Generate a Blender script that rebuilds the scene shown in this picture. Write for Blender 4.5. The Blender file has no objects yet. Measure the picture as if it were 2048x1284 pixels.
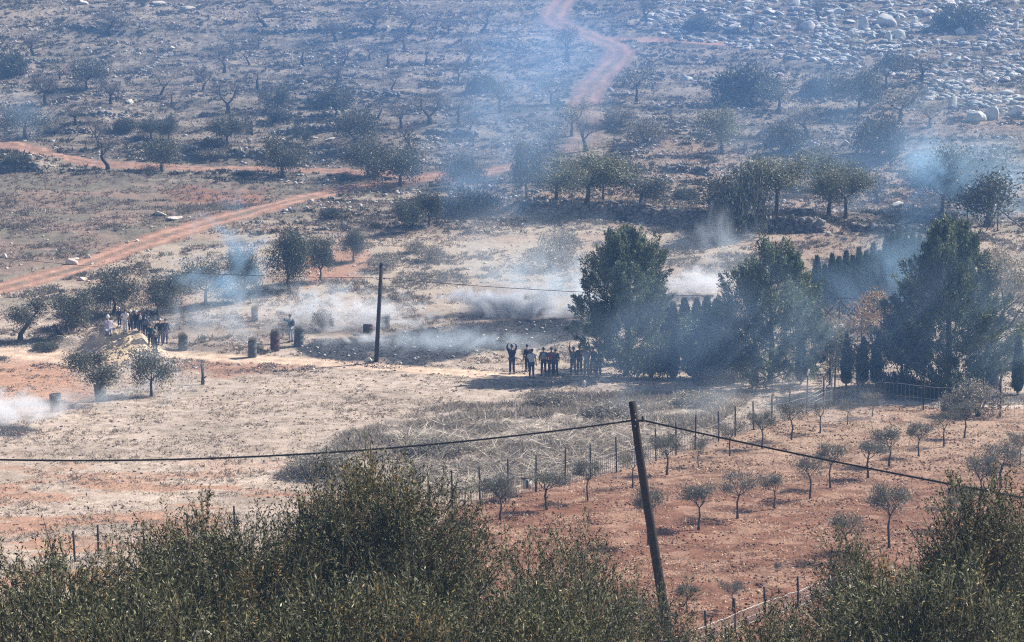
import bpy, math, random
import numpy as np
from mathutils import Vector, Matrix
R = math.radians
SC = bpy.context.scene
COL = SC.collection
# ------------------------------------------------------------------ camera
FPX = 4300.0; CAMZ = 20.0; PITCH = math.atan(552.0 / FPX)
cam_d = bpy.data.cameras.new('camera'); cam = bpy.data.objects.new('camera', cam_d); COL.objects.link(cam)
cam_d.sensor_width = 36.0; cam_d.lens = 36.0 * FPX / 2048.0
cam.location = (0, 0, CAMZ); cam.rotation_euler = (math.pi / 2 - PITCH, 0, 0)
cam_d.clip_start = 0.5; cam_d.clip_end = 3000
SC.camera = cam
SC.render.resolution_x = 1024; SC.render.resolution_y = 642
# ------------------------------------------------------------------ light
SUN_EL = R(42); SUN_AZ = R(24)          # azimuth: from the right, a little behind the slope
W = bpy.data.worlds.new('World'); SC.world = W; W.use_nodes = True
nt = W.node_tree; nt.nodes.clear()
sky = nt.nodes.new('ShaderNodeTexSky'); sky.sky_type = 'NISHITA'; sky.sun_disc = False
sky.sun_elevation = SUN_EL; sky.sun_rotation = math.pi / 2 - SUN_AZ
sky.dust_density = 1.5
bg = nt.nodes.new('ShaderNodeBackground'); bg.inputs[1].default_value = 0.055
ow = nt.nodes.new('ShaderNodeOutputWorld')
nt.links.new(sky.outputs[0], bg.inputs[0]); nt.links.new(bg.outputs[0], ow.inputs[0])
sd = bpy.data.lights.new('sun', 'SUN'); sd.energy = 5.0; sd.angle = R(0.5); sd.color = (1.0, 0.93, 0.84)
so = bpy.data.objects.new('sun', sd); COL.objects.link(so)
sv = Vector((math.cos(SUN_AZ) * math.cos(SUN_EL), math.sin(SUN_AZ) * math.cos(SUN_EL), math.sin(SUN_EL)))
so.rotation_euler = sv.to_track_quat('Z', 'Y').to_euler(); so.location = (60, 60, 80)
SC.view_settings.view_transform = 'Standard'; SC.view_settings.look = 'None'
SC.view_settings.exposure = 0.82; SC.view_settings.gamma = 1.0
cy = SC.cycles
cy.max_bounces = 6; cy.diffuse_bounces = 2; cy.glossy_bounces = 1; cy.transmission_bounces = 2
cy.volume_bounces = 3; cy.transparent_max_bounces = 12
cy.filter_width = 1.15; cy.use_denoising = False
cy.volume_step_rate = 1.0; cy.volume_max_steps = 64
# ------------------------------------------------------------------ noise / terrain
def _hash(ix, iy, seed):
    n = (ix.astype(np.int64) * 374761393 + iy.astype(np.int64) * 668265263 + seed * 1442695041) & 0xffffffff
    n = ((n ^ (n >> 13)) * 1274126177) & 0xffffffff
    n = (n ^ (n >> 16)) & 0xffffffff
    return n / 4294967295.0
def vnoise(x, y, seed=0):
    ix = np.floor(x); iy = np.floor(y); fx = x - ix; fy = y - iy
    fx = fx * fx * (3 - 2 * fx); fy = fy * fy * (3 - 2 * fy)
    a = _hash(ix, iy, seed); b = _hash(ix + 1, iy, seed); c = _hash(ix, iy + 1, seed); d = _hash(ix + 1, iy + 1, seed)
    return (a * (1 - fx) + b * fx) * (1 - fy) + (c * (1 - fx) + d * fx) * fy
def fbm(x, y, seed=0, oct=4):
    x = np.asarray(x, float); y = np.asarray(y, float); s = 0; a = 0.5; t = 0
    for k in range(oct):
        s = s + a * vnoise(x, y, seed + k * 17); t += a; a *= 0.5; x = x * 2.03 + 3.1; y = y * 2.03 + 1.7
    return s / t
def sstep(a, b, x):
    t = np.clip((x - a) / (b - a), 0, 1); return t * t * (3 - 2 * t)
KY = np.array([-30, 0, 12, 22, 34, 50, 62, 72, 80, 100, 130, 150, 172, 198, 220, 245, 285, 330, 400, 480.])
KZ = np.array([15, 14.2, 13.2, 11, 7.2, 2.4, .45, .05, 0, 0, 0, 2.2, 5.6, 8.0, 11.8, 16.6, 26, 36, 50, 62.])
_d = np.diff(KZ) / np.diff(KY); _m = np.zeros(len(KY)); _m[0] = _d[0]; _m[-1] = _d[-1]
for i in range(1, len(KY) - 1):
    _m[i] = 0 if _d[i - 1] * _d[i] <= 0 else 2 / (1 / _d[i - 1] + 1 / _d[i])
def prof(Y):
    Y = np.clip(np.asarray(Y, float), KY[0], KY[-1] - 1e-3)
    k = np.clip(np.searchsorted(KY, Y, side='right') - 1, 0, len(KY) - 2)
    hh = KY[k + 1] - KY[k]; t = (Y - KY[k]) / hh; y0 = KZ[k]; y1 = KZ[k + 1]; m0 = _m[k] * hh; m1 = _m[k + 1] * hh
    return (2*t**3 - 3*t**2 + 1) * y0 + (t**3 - 2*t**2 + t) * m0 + (-2*t**3 + 3*t**2) * y1 + (t**3 - t**2) * m1
CP, SP = math.cos(PITCH), math.sin(PITCH)
def project(x, y, z):
    dz = z - CAMZ; dep = y * CP - dz * SP; up = y * SP + dz * CP
    dep = np.where(np.abs(dep) < 1e-3, 1e-3, dep)
    return 1024 + FPX * x / dep, 642 - FPX * up / dep
def ray(px, py):
    a = (np.asarray(px, float) - 1024) / FPX; b = -(np.asarray(py, float) - 642) / FPX
    return a, CP + b * SP, -SP + b * CP
def cast(px, py, hf, y0=62.0):
    px, py = np.broadcast_arrays(np.asarray(px, float), np.asarray(py, float))
    dx, dy, dz = ray(px, py)
    lo = np.full(px.shape, y0); hi = np.full(px.shape, 470.0); done = np.zeros(px.shape, bool)
    Y = y0
    while Y < 470:
        Yn = Y + 0.75; t = Yn / dy
        below = (CAMZ + t * dz) < hf(t * dx, np.full(px.shape, Yn))
        new = below & ~done; hi[new] = Yn; lo[new] = Y; done |= below
        if done.all(): break
        Y = Yn
    for _ in range(14):
        mid = (lo + hi) / 2; t = mid / dy; below = (CAMZ + t * dz) < hf(t * dx, mid)
        hi = np.where(below, mid, hi); lo = np.where(below, lo, mid)
    t = hi / dy
    return t * dx, hi
h0 = lambda x, y: prof(y)
# terrace walls: polylines in picture pixels, height in metres (the ground behind steps up)
WALLS = [
 ('long dry stone terrace wall running in shade below the row of large olive trees', [(1040,424),(1100,430),(1180,436),(1270,442),(1350,452),(1440,458),(1530,462),(1650,468)], 1.5),
 ('dry stone wall stub in the shade at the edge of the big smoky tree', [(1690,462),(1780,470),(1860,462)], .7),
 ('low stone wall above the reddish clearing of the right slope', [(1325,350),(1370,354),(1420,358)], .7),
 ('dark tumbled stone wall left of the drifting smoke, on the terrace above the track', [(850,268),(900,272),(955,272)], .7),
 ('dark tumbled stone wall beside the leaning olive, above the level track', [(556,270),(630,270),(700,268)], .9),
 ('low rubble wall just above the level dirt track', [(370,310),(430,316),(500,316),(530,320)], .9),
 ('rubble wall at the left edge below the curving track', [(-30,340),(40,342),(80,344)], .8),
 ('long low stone wall across the highest terrace', [(500,62),(600,64),(680,64),(760,68),(830,70)], .7),
 ('short stone wall beside the red path near its bend', [(975,90),(1020,96),(1060,100)], .6),
 ('stone wall at the far left of the upper terraces', [(130,62),(190,68),(260,72)], .7),
 ('ragged stone wall running diagonally up the left slope', [(270,160),(300,138),(330,118),(345,110)], .5),
 ('low stone wall under the boulders on the right slope', [(1330,62),(1400,64),(1470,70),(1560,74)], .6),
 ('short stone wall at the far left under the top terraces', [(-20,122),(50,124),(120,121)], .6),
 ('low stone wall crossing the middle terraces below the forked almonds', [(600,196),(700,200),(800,198)], .5),
 ('short tumbled wall on the lower left terraces', [(120,228),(190,232),(250,230)], .5),
 ('low wall on the left of the level track row', [(90,262),(150,266),(180,265)], .5),
 ('stone wall right of the big rock outcrop', [(1560,340),(1640,338),(1750,330)], .5),
]
WW = []
for lab, pts, hh in WALLS:
    a = np.array(pts, float); wx, wy = cast(a[:, 0], a[:, 1], h0); WW.append((lab, wx, wy, hh))
def height(x, y):
    x = np.asarray(x, float); y = np.asarray(y, float); x, y = np.broadcast_arrays(x, y)
    z = prof(y).copy()
    far = sstep(140, 200, y)
    z += far * (fbm(x / 17, y / 9, 5, 3) - .5) * 1.1
    z += (fbm(x / 6, y / 4, 9, 3) - .5) * (0.10 + .3 * far)
    z += (fbm(x / .9, y / .7, 21, 3) - .5) * (0.09 + .16 * far)
    # terrace ripples
    z += far * .28 * (np.abs(((y + 3 * fbm(x / 25, y / 40, 31, 2) * 4) / 7.5) % 1 - .5) * 2 - .5)
    for lab, wx, wy, hh in WW:
        yw = np.interp(x, wx, wy)
        m = sstep(wx.min() - 2, wx.min() + 1, x) * (1 - sstep(wx.max() - 1, wx.max() + 2, x)) if wx[-1] > wx[0] else 0
        d = y - yw
        z += m * hh * .8 * sstep(-.1, .35, d) * np.exp(-np.clip(d, 0, 60) / 7.0)
    # heap of dug soil, ditch, brush bank, roadside bank
    for (cx, cyy, rx, ry, hz) in FEAT:
        q = ((x - cx) / rx) ** 2 + ((y - cyy) / ry) ** 2
        z += hz * np.exp(-q * 1.6) * (.8 + .4 * fbm(x / .5, y / .5, 77, 2))
    return z
FEAT = []
def feat(px, py, rx, ry, hz):
    x, y = cast([px], [py], h0); FEAT.append((float(x[0]), float(y[0]), rx, ry, hz))
feat(242, 704, 2.4, 3.0, 1.35); feat(205, 704, 1.5, 1.3, .75); feat(275, 712, 1.3, 1.2, .8)
feat(430, 742, 1.8, .9, -.5); feat(150, 690, 1.6, .9, .5)
feat(860, 905, 5.0, 3.0, .5); feat(1120, 850, 5.5, 3.5, .55); feat(700, 940, 3.2, 2.2, .6); feat(1400, 805, 3.0, 1.4, .45)
feat(755, 722, 1.2, .8, .25); feat(1170, 770, 1.5, .6, .2)
def gp(px, py):
    x, y = cast([px], [py], height); x = float(x[0]); y = float(y[0])
    return x, y, float(height(x, y))
def hz(x, y): return float(height(np.array([x]), np.array([y]))[0])
def xat(px, Y, z=None):
    z = 0 if z is None else z
    return (px - 1024) / FPX * (Y * CP - (z - CAMZ) * SP)
def zat(py, Y):
    b = -(py - 642) / FPX; t = Y / (CP + b * SP); return CAMZ + t * (-SP + b * CP)
def pxm(Y): return FPX / (Y * CP + 2)
# ------------------------------------------------------------------ materials
def mat(name, base=(.5, .5, .5), rough=.85, attr=False, noise=None, bump=None, translucent=0, metallic=0, spec=.3):
    m = bpy.data.materials.new(name); m.use_nodes = True; t = m.node_tree; n = t.nodes; L = t.links
    b = n['Principled BSDF']; b.inputs['Roughness'].default_value = rough; b.inputs['Metallic'].default_value = metallic
    b.inputs['Specular IOR Level'].default_value = spec
    out = n['Material Output']
    if attr:
        a = n.new('ShaderNodeAttribute'); a.attribute_name = 'Col'; src = a.outputs['Color']
    else:
        a = n.new('ShaderNodeRGB'); a.outputs[0].default_value = (*base, 1); src = a.outputs[0]
    geo = n.new('ShaderNodeNewGeometry')
    if noise:
        for sc, lo, hi in noise:
            tx = n.new('ShaderNodeTexNoise'); tx.inputs['Scale'].default_value = sc; tx.inputs['Detail'].default_value = 4
            L.new(geo.outputs['Position'], tx.inputs['Vector'])
            mr = n.new('ShaderNodeMapRange'); mr.inputs[1].default_value = .3; mr.inputs[2].default_value = .7
            mr.inputs[3].default_value = lo; mr.inputs[4].default_value = hi; L.new(tx.outputs[0], mr.inputs[0])
            mx = n.new('ShaderNodeVectorMath'); mx.operation = 'SCALE'; L.new(src, mx.inputs[0]); L.new(mr.outputs[0], mx.inputs['Scale'])
            src = mx.outputs[0]
    L.new(src, b.inputs['Base Color'])
    if bump:
        sc, st, dist = bump
        tx = n.new('ShaderNodeTexNoise'); tx.inputs['Scale'].default_value = sc; tx.inputs['Detail'].default_value = 5
        L.new(geo.outputs['Position'], tx.inputs['Vector'])
        bp = n.new('ShaderNodeBump'); bp.inputs['Strength'].default_value = st; bp.inputs['Distance'].default_value = dist
        L.new(tx.outputs[0], bp.inputs['Height']); L.new(bp.outputs[0], b.inputs['Normal'])
    if translucent:
        tr = n.new('ShaderNodeBsdfTranslucent'); L.new(src, tr.inputs[0])
        ms = n.new('ShaderNodeMixShader'); ms.inputs[0].default_value = translucent
        L.new(b.outputs[0], ms.inputs[1]); L.new(tr.outputs[0], ms.inputs[2]); L.new(ms.outputs[0], out.inputs[0])
    return m
M = {}
M['ground'] = mat('ground', rough=.95, attr=True, noise=[(7, .8, 1.2), (1.6, .85, 1.15)], bump=(9, .7, .08), spec=.1)
M['leaf'] = mat('leaf', rough=.5, attr=True, translucent=.25, spec=.4)
M['glossleaf'] = mat('olive_leaf', rough=.45, attr=True, translucent=.3, spec=.2)
M['bark'] = mat('bark', (.07, .058, .048), noise=[(9, .6, 1.4)], bump=(30, .6, .03))
M['barkdark'] = mat('bark_dark', (.032, .027, .023), noise=[(9, .6, 1.4)], bump=(30, .6, .03))
M['barkpale'] = mat('bark_pale', (.16, .14, .12), noise=[(9, .6, 1.3)], bump=(30, .6, .03))
M['twig'] = mat('twig', rough=.9, attr=True)
M['grass'] = mat('dry_grass', rough=.9, attr=True, translucent=.25, spec=.15)
M['stone'] = mat('limestone', rough=.85, attr=True, noise=[(2.2, .75, 1.15), (14, .85, 1.12)], bump=(6, .6, .1), spec=.2)
M['wood'] = mat('weathered_wood', (.026, .019, .015), noise=[(14, .5, 1.6)], bump=(40, .6, .02))
M['iron'] = mat('dark_iron', (.035, .026, .024), rough=.7, noise=[(12, .6, 1.5)])
M['wire'] = mat('galvanised_wire', (.34, .33, .31), rough=.6, noise=[(5, .7, 1.1)])
M['cable'] = mat('cable', (.012, .012, .013), rough=.6)
M['drum'] = mat('drum_steel', (.105, .125, .135), rough=.6, noise=[(3, .6, 1.3), (18, .8, 1.2)])
M['rust'] = mat('rusty_steel', (.10, .07, .06), rough=.8, noise=[(4, .5, 1.4), (18, .7, 1.2)])
M['white'] = mat('white_paint', (.72, .70, .66), rough=.6, noise=[(8, .75, 1.05)])
M['skin'] = mat('skin', (.36, .21, .15), rough=.6)
M['hair'] = mat('hair', (.012, .010, .009), rough=.5)
# ------------------------------------------------------------------ mesh helpers
def npmesh(name, V, F, material=None, cols=None, smooth=False):
    V = np.ascontiguousarray(V, dtype=np.float32); F = np.ascontiguousarray(F, dtype=np.int32)
    me = bpy.data.meshes.new(name); k = F.shape[1]
    me.vertices.add(len(V)); me.vertices.foreach_set('co', V.ravel())
    me.loops.add(F.size); me.loops.foreach_set('vertex_index', F.ravel())
    me.polygons.add(len(F)); me.polygons.foreach_set('loop_start', np.arange(0, F.size, k, dtype=np.int32))
    if smooth: me.polygons.foreach_set('use_smooth', np.ones(len(F), bool))
    if cols is not None:
        a = me.color_attributes.new('Col', 'FLOAT_COLOR', 'POINT')
        c = np.ones((len(V), 4), np.float32); c[:, :3] = cols; a.data.foreach_set('color', c.ravel())
    me.update(calc_edges=True)
    if material: me.materials.append(material)
    return me
def link(name, me, parent=None, loc=None):
    o = bpy.data.objects.new(name, me); COL.objects.link(o)
    if parent: o.parent = parent
    if loc is not None: o.location = loc
    return o
def tag(o, label=None, cat=None, group=None, kind=None):
    if label: o['label'] = label
    if cat: o['category'] = cat
    if group: o['group'] = group
    if kind: o['kind'] = kind
    return o
def thing(name, label, cat, loc, rz=0, group=None, scale=None):
    o = bpy.data.objects.new(name, None); COL.objects.link(o); o.location = loc; o.rotation_euler = (0, 0, rz)
    o.empty_display_size = .2
    if scale is not None: o.scale = scale
    return tag(o, label, cat, group)
class Geo:
    """collects quads"""
    def __init__(s): s.V = []; s.F = []; s.C = []; s.n = 0
    def add(s, V, F, c=None):
        V = np.asarray(V, float); s.V.append(V); s.F.append(np.asarray(F, int) + s.n); s.n += len(V)
        s.C.append(np.tile(np.asarray(c if c is not None else (1, 1, 1), float), (len(V), 1)) if c is None or np.ndim(c) == 1 else np.asarray(c))
    def tube(s, pts, rad, sides=6, c=None, cap=True):
        pts = np.asarray(pts, float); n = len(pts); rad = np.broadcast_to(np.asarray(rad, float), (n,))
        T = np.gradient(pts, axis=0); T /= np.linalg.norm(T, axis=1)[:, None] + 1e-9
        up = np.array([0, 0, 1.]) if abs(T[0, 2]) < .9 else np.array([1., 0, 0])
        vs = []
        for i in range(n):
            a = np.cross(up, T[i]); a /= np.linalg.norm(a) + 1e-9; b = np.cross(T[i], a)
            th = np.arange(sides) / sides * 2 * np.pi
            vs.append(pts[i] + rad[i] * (np.cos(th)[:, None] * a + np.sin(th)[:, None] * b))
        V = np.concatenate(vs); F = []
        for i in range(n - 1):
            for j in range(sides):
                k = (j + 1) % sides; F.append((i*sides+j, i*sides+k, (i+1)*sides+k, (i+1)*sides+j))
        if cap:
            V = np.vstack([V, pts[0], pts[-1]]); q = len(V) - 2
            for j in range(0, sides):
                k = (j + 1) % sides
                F.append((q, k, j, q)); F.append((q+1, (n-1)*sides+j, (n-1)*sides+k, q+1))
        F = np.array(F)
        # degenerate cap quads: replace by real quads over pairs
        if cap:
            body = [f for f in F.tolist() if len(set(f)) == 4]
            for base, qv, flip in ((0, q, True), ((n-1)*sides, q+1, False)):
                for j in range(0, sides, 2):
                    f = [qv, base+j, base+(j+1) % sides, base+(j+2) % sides]
                    body.append(f[::-1] if flip else f)
            F = np.array(body)
        s.add(V, F, c); return s
    def box(s, lo, hi, c=None, mtx=None):
        x0, y0, z0 = lo; x1, y1, z1 = hi
        V = np.array([(x0,y0,z0),(x1,y0,z0),(x1,y1,z0),(x0,y1,z0),(x0,y0,z1),(x1,y0,z1),(x1,y1,z1),(x0,y1,z1)], float)
        if mtx is not None: V = V @ np.array(mtx.to_3x3()).T + np.array(mtx.translation)
        s.add(V, [(0,3,2,1),(4,5,6,7),(0,1,5,4),(1,2,6,5),(2,3,7,6),(3,0,4,7)], c); return s
    def mesh(s, name, material, smooth=False, cols=False):
        return npmesh(name, np.concatenate(s.V), np.concatenate(s.F), material, np.concatenate(s.C) if cols else None, smooth)
def unit(v): return v / (np.linalg.norm(v, axis=-1, keepdims=True) + 1e-9)
def leaves(rng, pos, dirs, length, width, col):
    """rhombic leaf blades: pos base, dirs unit"""
    n = len(pos); r = rng.normal(size=(n, 3)); side = unit(np.cross(dirs, r))
    L = np.broadcast_to(np.asarray(length, float), (n,))[:, None]; Wd = np.broadcast_to(np.asarray(width, float), (n,))[:, None]
    V = np.empty((n, 4, 3)); mid = pos + dirs * L * .5
    V[:, 0] = pos; V[:, 1] = mid + side * Wd * .5; V[:, 2] = pos + dirs * L; V[:, 3] = mid - side * Wd * .5
    return V.reshape(-1, 3), np.arange(n * 4).reshape(n, 4), np.repeat(np.broadcast_to(col, (n, 3)), 4, axis=0)
def vary(rng, base, n, amt=.25, alt=None, p=.2):
    c = np.array(base)[None] * (1 + rng.uniform(-amt, amt, (n, 1))) * (1 + rng.uniform(-.06, .06, (n, 3)))
    if alt is not None:
        k = rng.random(n) < p; c[k] = np.array(alt)[None] * (1 + rng.uniform(-amt, amt, (k.sum(), 1)))
    return c
def skeleton(rng, trunk_h, r0, nl, limb, spread, lean=(0, 0), levels=2, up=.55):
    """returns list of (pts, radii) and tips"""
    out = []; tips = []
    top = np.array([lean[0], lean[1], trunk_h])
    pts = np.array([[0, 0, -.15], [lean[0] * .1 + rng.normal() * .03, lean[1] * .1, trunk_h * .3], [lean[0] * .55 + rng.normal() * .05, lean[1] * .55, trunk_h * .7], top])
    out.append((pts, np.array([r0 * 1.45, r0 * 1.05, r0 * .9, r0 * .8])))
    def branch(p, d, L, r, lev):
        d1 = unit(d + rng.normal(size=3) * .16); a = p + d1 * L * .5; d2 = unit(d1 + rng.normal(size=3) * .22 + np.array([0, 0, .18])); b = a + d2 * L * .5
        out.append((np.array([p, a, b]), np.array([r, r * .75, r * .5])))
        if lev == 0: tips.append(b); tips.append(a); return
        for k in range(rng.integers(2, 4)):
            branch(b if k else a, unit(d2 + rng.normal(size=3) * .5), L * rng.uniform(.55, .8), r * .5, lev - 1)
    for k in range(nl):
        th = 2 * np.pi * (k + rng.uniform(-.25, .25)) / nl + 1.1
        d = unit(np.array([math.cos(th) * spread, math.sin(th) * spread, up + rng.uniform(-.1, .2)]))
        branch(top, d, limb * rng.uniform(.8, 1.15), r0 * .55, levels)
    return out, np.array(tips)
def trunkmesh(name, segs, m, sides=6):
    g = Geo()
    for p, r in segs: g.tube(p, r, sides)
    return g.mesh(name, m, True)
# ------------------------------------------------------------------ regions of the ground (albedo)
def polyd(px, py, poly):
    """signed distance, >0 inside"""
    P = np.array(poly, float); n = len(P); d = np.full(px.shape, 1e9); ins = np.zeros(px.shape, bool)
    for i in range(n):
        a = P[i]; b = P[(i + 1) % n]; e = b - a
        t = np.clip(((px - a[0]) * e[0] + (py - a[1]) * e[1]) / (e @ e), 0, 1)
        d = np.minimum(d, np.hypot(px - a[0] - t * e[0], py - a[1] - t * e[1]))
        c = ((a[1] > py) != (b[1] > py)); xx = a[0] + (py - a[1]) * e[0] / (e[1] if e[1] else 1e-9)
        ins ^= c & (px < xx)
    return np.where(ins, d, -d)
def lined(x, y, wx, wy):
    d = np.full(x.shape, 1e9)
    for i in range(len(wx) - 1):
        ax, ay = wx[i], wy[i]; ex, ey = wx[i+1] - ax, wy[i+1] - ay; L = ex * ex + ey * ey + 1e-9
        t = np.clip(((x - ax) * ex + (y - ay) * ey) / L, 0, 1)
        d = np.minimum(d, np.hypot(x - ax - t * ex, y - ay - t * ey))
    return d
def smoothline(pts, n=60):
    a = np.array(pts, float); s = np.r_[0, np.cumsum(np.hypot(*np.diff(a, axis=0).T))]; u = np.linspace(0, s[-1], n)
    x = np.interp(u, s, a[:, 0]); y = np.interp(u, s, a[:, 1]); k = np.array([.25, .5, .25])
    for _ in range(3):
        x[1:-1] = np.convolve(x, k, 'same')[1:-1]; y[1:-1] = np.convolve(y, k, 'same')[1:-1]
    return x, y
TRACKS = {
 'dirt_track': [([(-60,276),(0,284),(70,300),(140,317),(200,328),(300,332),(450,336),(600,340),(740,345),(800,350)], 1.3),
                ([(-60,592),(60,562),(150,538),(250,500),(350,464),(450,437),(560,407),(650,387),(750,372),(850,358),(940,347),(1010,338),(1060,330)], 1.5),
                ([(1220,78),(1300,80),(1380,84),(1440,88)], .8)],
 'red_path': [([(1150,-30),(1120,10),(1100,40),(1130,52),(1190,75),(1235,92),(1248,108),(1225,130),(1190,160),(1172,195),(1160,225),(1175,260),(1160,300),(1150,318)], 1.75)],
 'footpath': [([(330,706),(450,716),(600,722),(700,731),(850,741),(1000,751),(1130,760),(1240,765),(1400,772),(1560,778),(1660,780)], 1.05),
              ([(-60,704),(20,704),(110,712),(180,722)], 1.5)],
}
TW = {}
for k, ls in TRACKS.items():
    TW[k] = []
    for pts, w in ls:
        sx, sy = smoothline(pts); wx, wy = cast(sx, sy, height); TW[k].append((wx, wy, w))
BURN = [[(590,692),(620,676),(760,672),(900,644),(1000,640),(1160,640),(1185,672),(1090,694),(960,712),(860,730),(790,742),(700,734),(640,722),(596,706)],
        [(-40,842),(40,848),(75,858),(30,872),(-40,870)], [(1040,640),(1300,628),(1300,650),(1060,668)]]
ORCH = [(912,1010),(1010,985),(1130,962),(1240,938),(1440,876),(1560,838),(1680,806),(2100,812),(2100,1500),(700,1500),(820,1100)]
BRUSH = [(600,905),(760,850),(900,815),(1080,790),(1380,790),(1500,800),(1440,850),(1240,915),(1040,965),(900,985),(700,985),(560,950)]
def lerp(a, b, t): return a + (b - a) * t[..., None]
def albedo(x, y, z):
    px, py = project(x, y, z)
    wn = (fbm(x / 2.2, y / 2.2, 3, 4) - .5); wn2 = fbm(x / .5, y / .5, 41, 3); wn3 = fbm(x / 9, y / 7, 61, 3)
    wpx = px + wn * 60; wpy = py + wn * 34
    straw = np.array([.43, .35, .288]); straw2 = np.array([.29, .235, .175]); orange = np.array([.38, .21, .135])
    red = np.array([.205, .100, .063]); pale = np.array([.60, .47, .36]); hill = np.array([.17, .148, .118]); hill2 = np.array([.265, .22, .172])
    scrub = np.array([.075, .07, .055]); gslope = np.array([.18, .158, .122]); pink = np.array([.31, .225, .17]); ash = np.array([.042, .048, .058])
    c = np.tile(straw, x.shape + (1,)) * 1.0
    c = lerp(c, straw2, sstep(.42, .66, wn2) * .7)
    c = c * (.72 + .56 * fbm(x / 8, y / 3.5, 67, 4))[..., None]
    c = lerp(c, orange, sstep(.47, .62, fbm(x / 3.5, y / 1.6, 71, 4)) * .8 * sstep(880, 980, wpy) * (1 - sstep(820, 980, wpx)))
    # middle slope: pinkish beige with scrub patches
    mid = 1 - sstep(640, 600, wpy) * 0 - sstep(590, 640, wpy)
    c = lerp(c, np.array([.39, .32, .25]), np.clip(mid, 0, 1))
    c = lerp(c, scrub * 2.2, np.clip(mid, 0, 1) * sstep(.5, .62, wn3) * .6)
    c = lerp(c, pink * 1.05, np.clip(mid, 0, 1) * sstep(.52, .64, fbm(x / 6, y / 3, 87, 3)) * .7)
    far = 1 - sstep(395, 460, wpy)
    hc = np.tile(hill, x.shape + (1,)); hc = lerp(hc, hill2, sstep(.42, .6, fbm(x / 5, y / 2.2, 91, 4)))
    ph = ((y + 3 * fbm(x / 25, y / 40, 31, 2) * 4) / 7.5) % 1
    hc = lerp(hc, hill2 * 1.3, sstep(.55, .75, ph) * (1 - sstep(.86, .96, ph)) * sstep(.4, .55, fbm(x / 22, y / 6, 33, 3)) * .8)
    hc = lerp(hc, scrub * 1.1, sstep(.9, .97, ph) * sstep(.4, .55, fbm(x / 12, y / 6, 35, 3)) * .8)
    hc = hc * (.78 + .44 * fbm(x / 30, y / 16, 37, 3))[..., None]
    hc = lerp(hc, scrub, sstep(.52, .64, fbm(x / 2.6, y / 1.3, 95, 4)) * .6)
    hc = lerp(hc, pink, sstep(.3, .7, sstep(-40, 30, polyd(wpx, wpy, [(1300,280),(1500,300),(1720,330),(2080,380),(2080,440),(1250,450),(1000,440),(980,380),(1180,380)]))) * .8)
    hc = lerp(hc, pink * .9, sstep(-10, 12, polyd(wpx, wpy, [(1680,225),(1900,215),(2060,235),(2060,270),(1720,262)])) * .7)
    hc = lerp(hc, hill2 * 1.25, sstep(-8, 10, polyd(wpx, wpy, [(-50,38),(400,42),(760,48),(1050,60),(1020,50),(560,30),(-50,20)])) * .8)
    c = lerp(c, hc, far)
    # smooth grassy slope on the left
    gs = sstep(-12, 14, polyd(wpx, wpy, [(-80,345),(120,345),(300,362),(560,372),(640,380),(450,432),(330,462),(200,515),(-80,582)]))
    gcol = np.tile(gslope, x.shape + (1,)); gcol = lerp(gcol, np.array([.25, .185, .145]), sstep(.45, .62, fbm(x / 4, y / 2.4, 101, 4)))
    c = lerp(c, gcol, gs)
    c = lerp(c, np.array([.30, .12, .07]), sstep(-8, 8, polyd(wpx, wpy, [(310,382),(400,376),(540,388),(530,410),(380,405)])) * .5)
    c = lerp(c, np.array([.30, .13, .08]), sstep(-6, 6, polyd(wpx, wpy, [(200,505),(330,455),(470,420),(480,430),(340,480),(215,522)])) * .5)
    c = lerp(c, np.array([.36, .18, .12]), sstep(-10, 10, polyd(wpx, wpy, [(580,505),(740,495),(760,540),(600,575)])) * .7)
    # orange soil at left
    c = lerp(c, orange * 1.1, sstep(-22, 20, polyd(wpx, wpy, [(-60,715),(120,722),(200,800),(60,812),(-60,808)])) * .85)
    c = lerp(c, np.array([.26, .20, .16]), sstep(-15, 15, polyd(wpx, wpy, [(340,640),(590,630),(600,690),(560,705),(340,700)])) * .6)
    # heap
    c = lerp(c, np.array([.70, .54, .36]), sstep(-6, 6, polyd(px + wn * 20, py + wn * 16, [(175,690),(205,668),(250,662),(290,676),(330,705),(240,722),(190,712)])) * .9)
    c = lerp(c, np.array([.34, .17, .11]), sstep(-8, 8, polyd(wpx, wpy, [(350,722),(640,730),(600,745),(360,748)])) * .7)
    # brush
    b = sstep(-18, 18, polyd(wpx, wpy, BRUSH)); bc = np.tile(np.array([.23, .195, .165]), x.shape + (1,)); bc = lerp(bc, np.array([.42, .36, .30]), sstep(.45, .65, wn2)); c = lerp(c, bc, b)
    # orchard soil
    o = sstep(-7, 7, polyd(px + wn * 14, py + wn * 8, ORCH))
    oc = np.tile(red, x.shape + (1,)); fade = (1 - sstep(860, 1020, wpy))[..., None]
    oc = oc + (np.array([.38, .285, .21]) - oc) * fade * .8
    oc = lerp(oc, oc.mean(axis=tuple(range(oc.ndim - 1))) * 1.35, sstep(.5, .62, fbm(x / 1.1, y / .9, 131, 4)) * .5)
    oc = lerp(oc, red * .55, sstep(.56, .68, fbm(x / .8, y / .6, 137, 3)) * .6)
    c = lerp(c, oc, o)
    # road band behind the wire fence, pale verge in front
    c = lerp(c, np.array([.12, .115, .12]), sstep(-3, 4, polyd(px, py, [(1668,782),(2100,786),(2100,806),(1900,804),(1740,798),(1668,794)])))
    c = lerp(c, np.array([.60, .5, .42]), sstep(-2, 3, polyd(px, py + wn * 10, [(1690,798),(1850,805),(2100,812),(2100,818),(1900,816),(1760,808)])) * .9)
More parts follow.
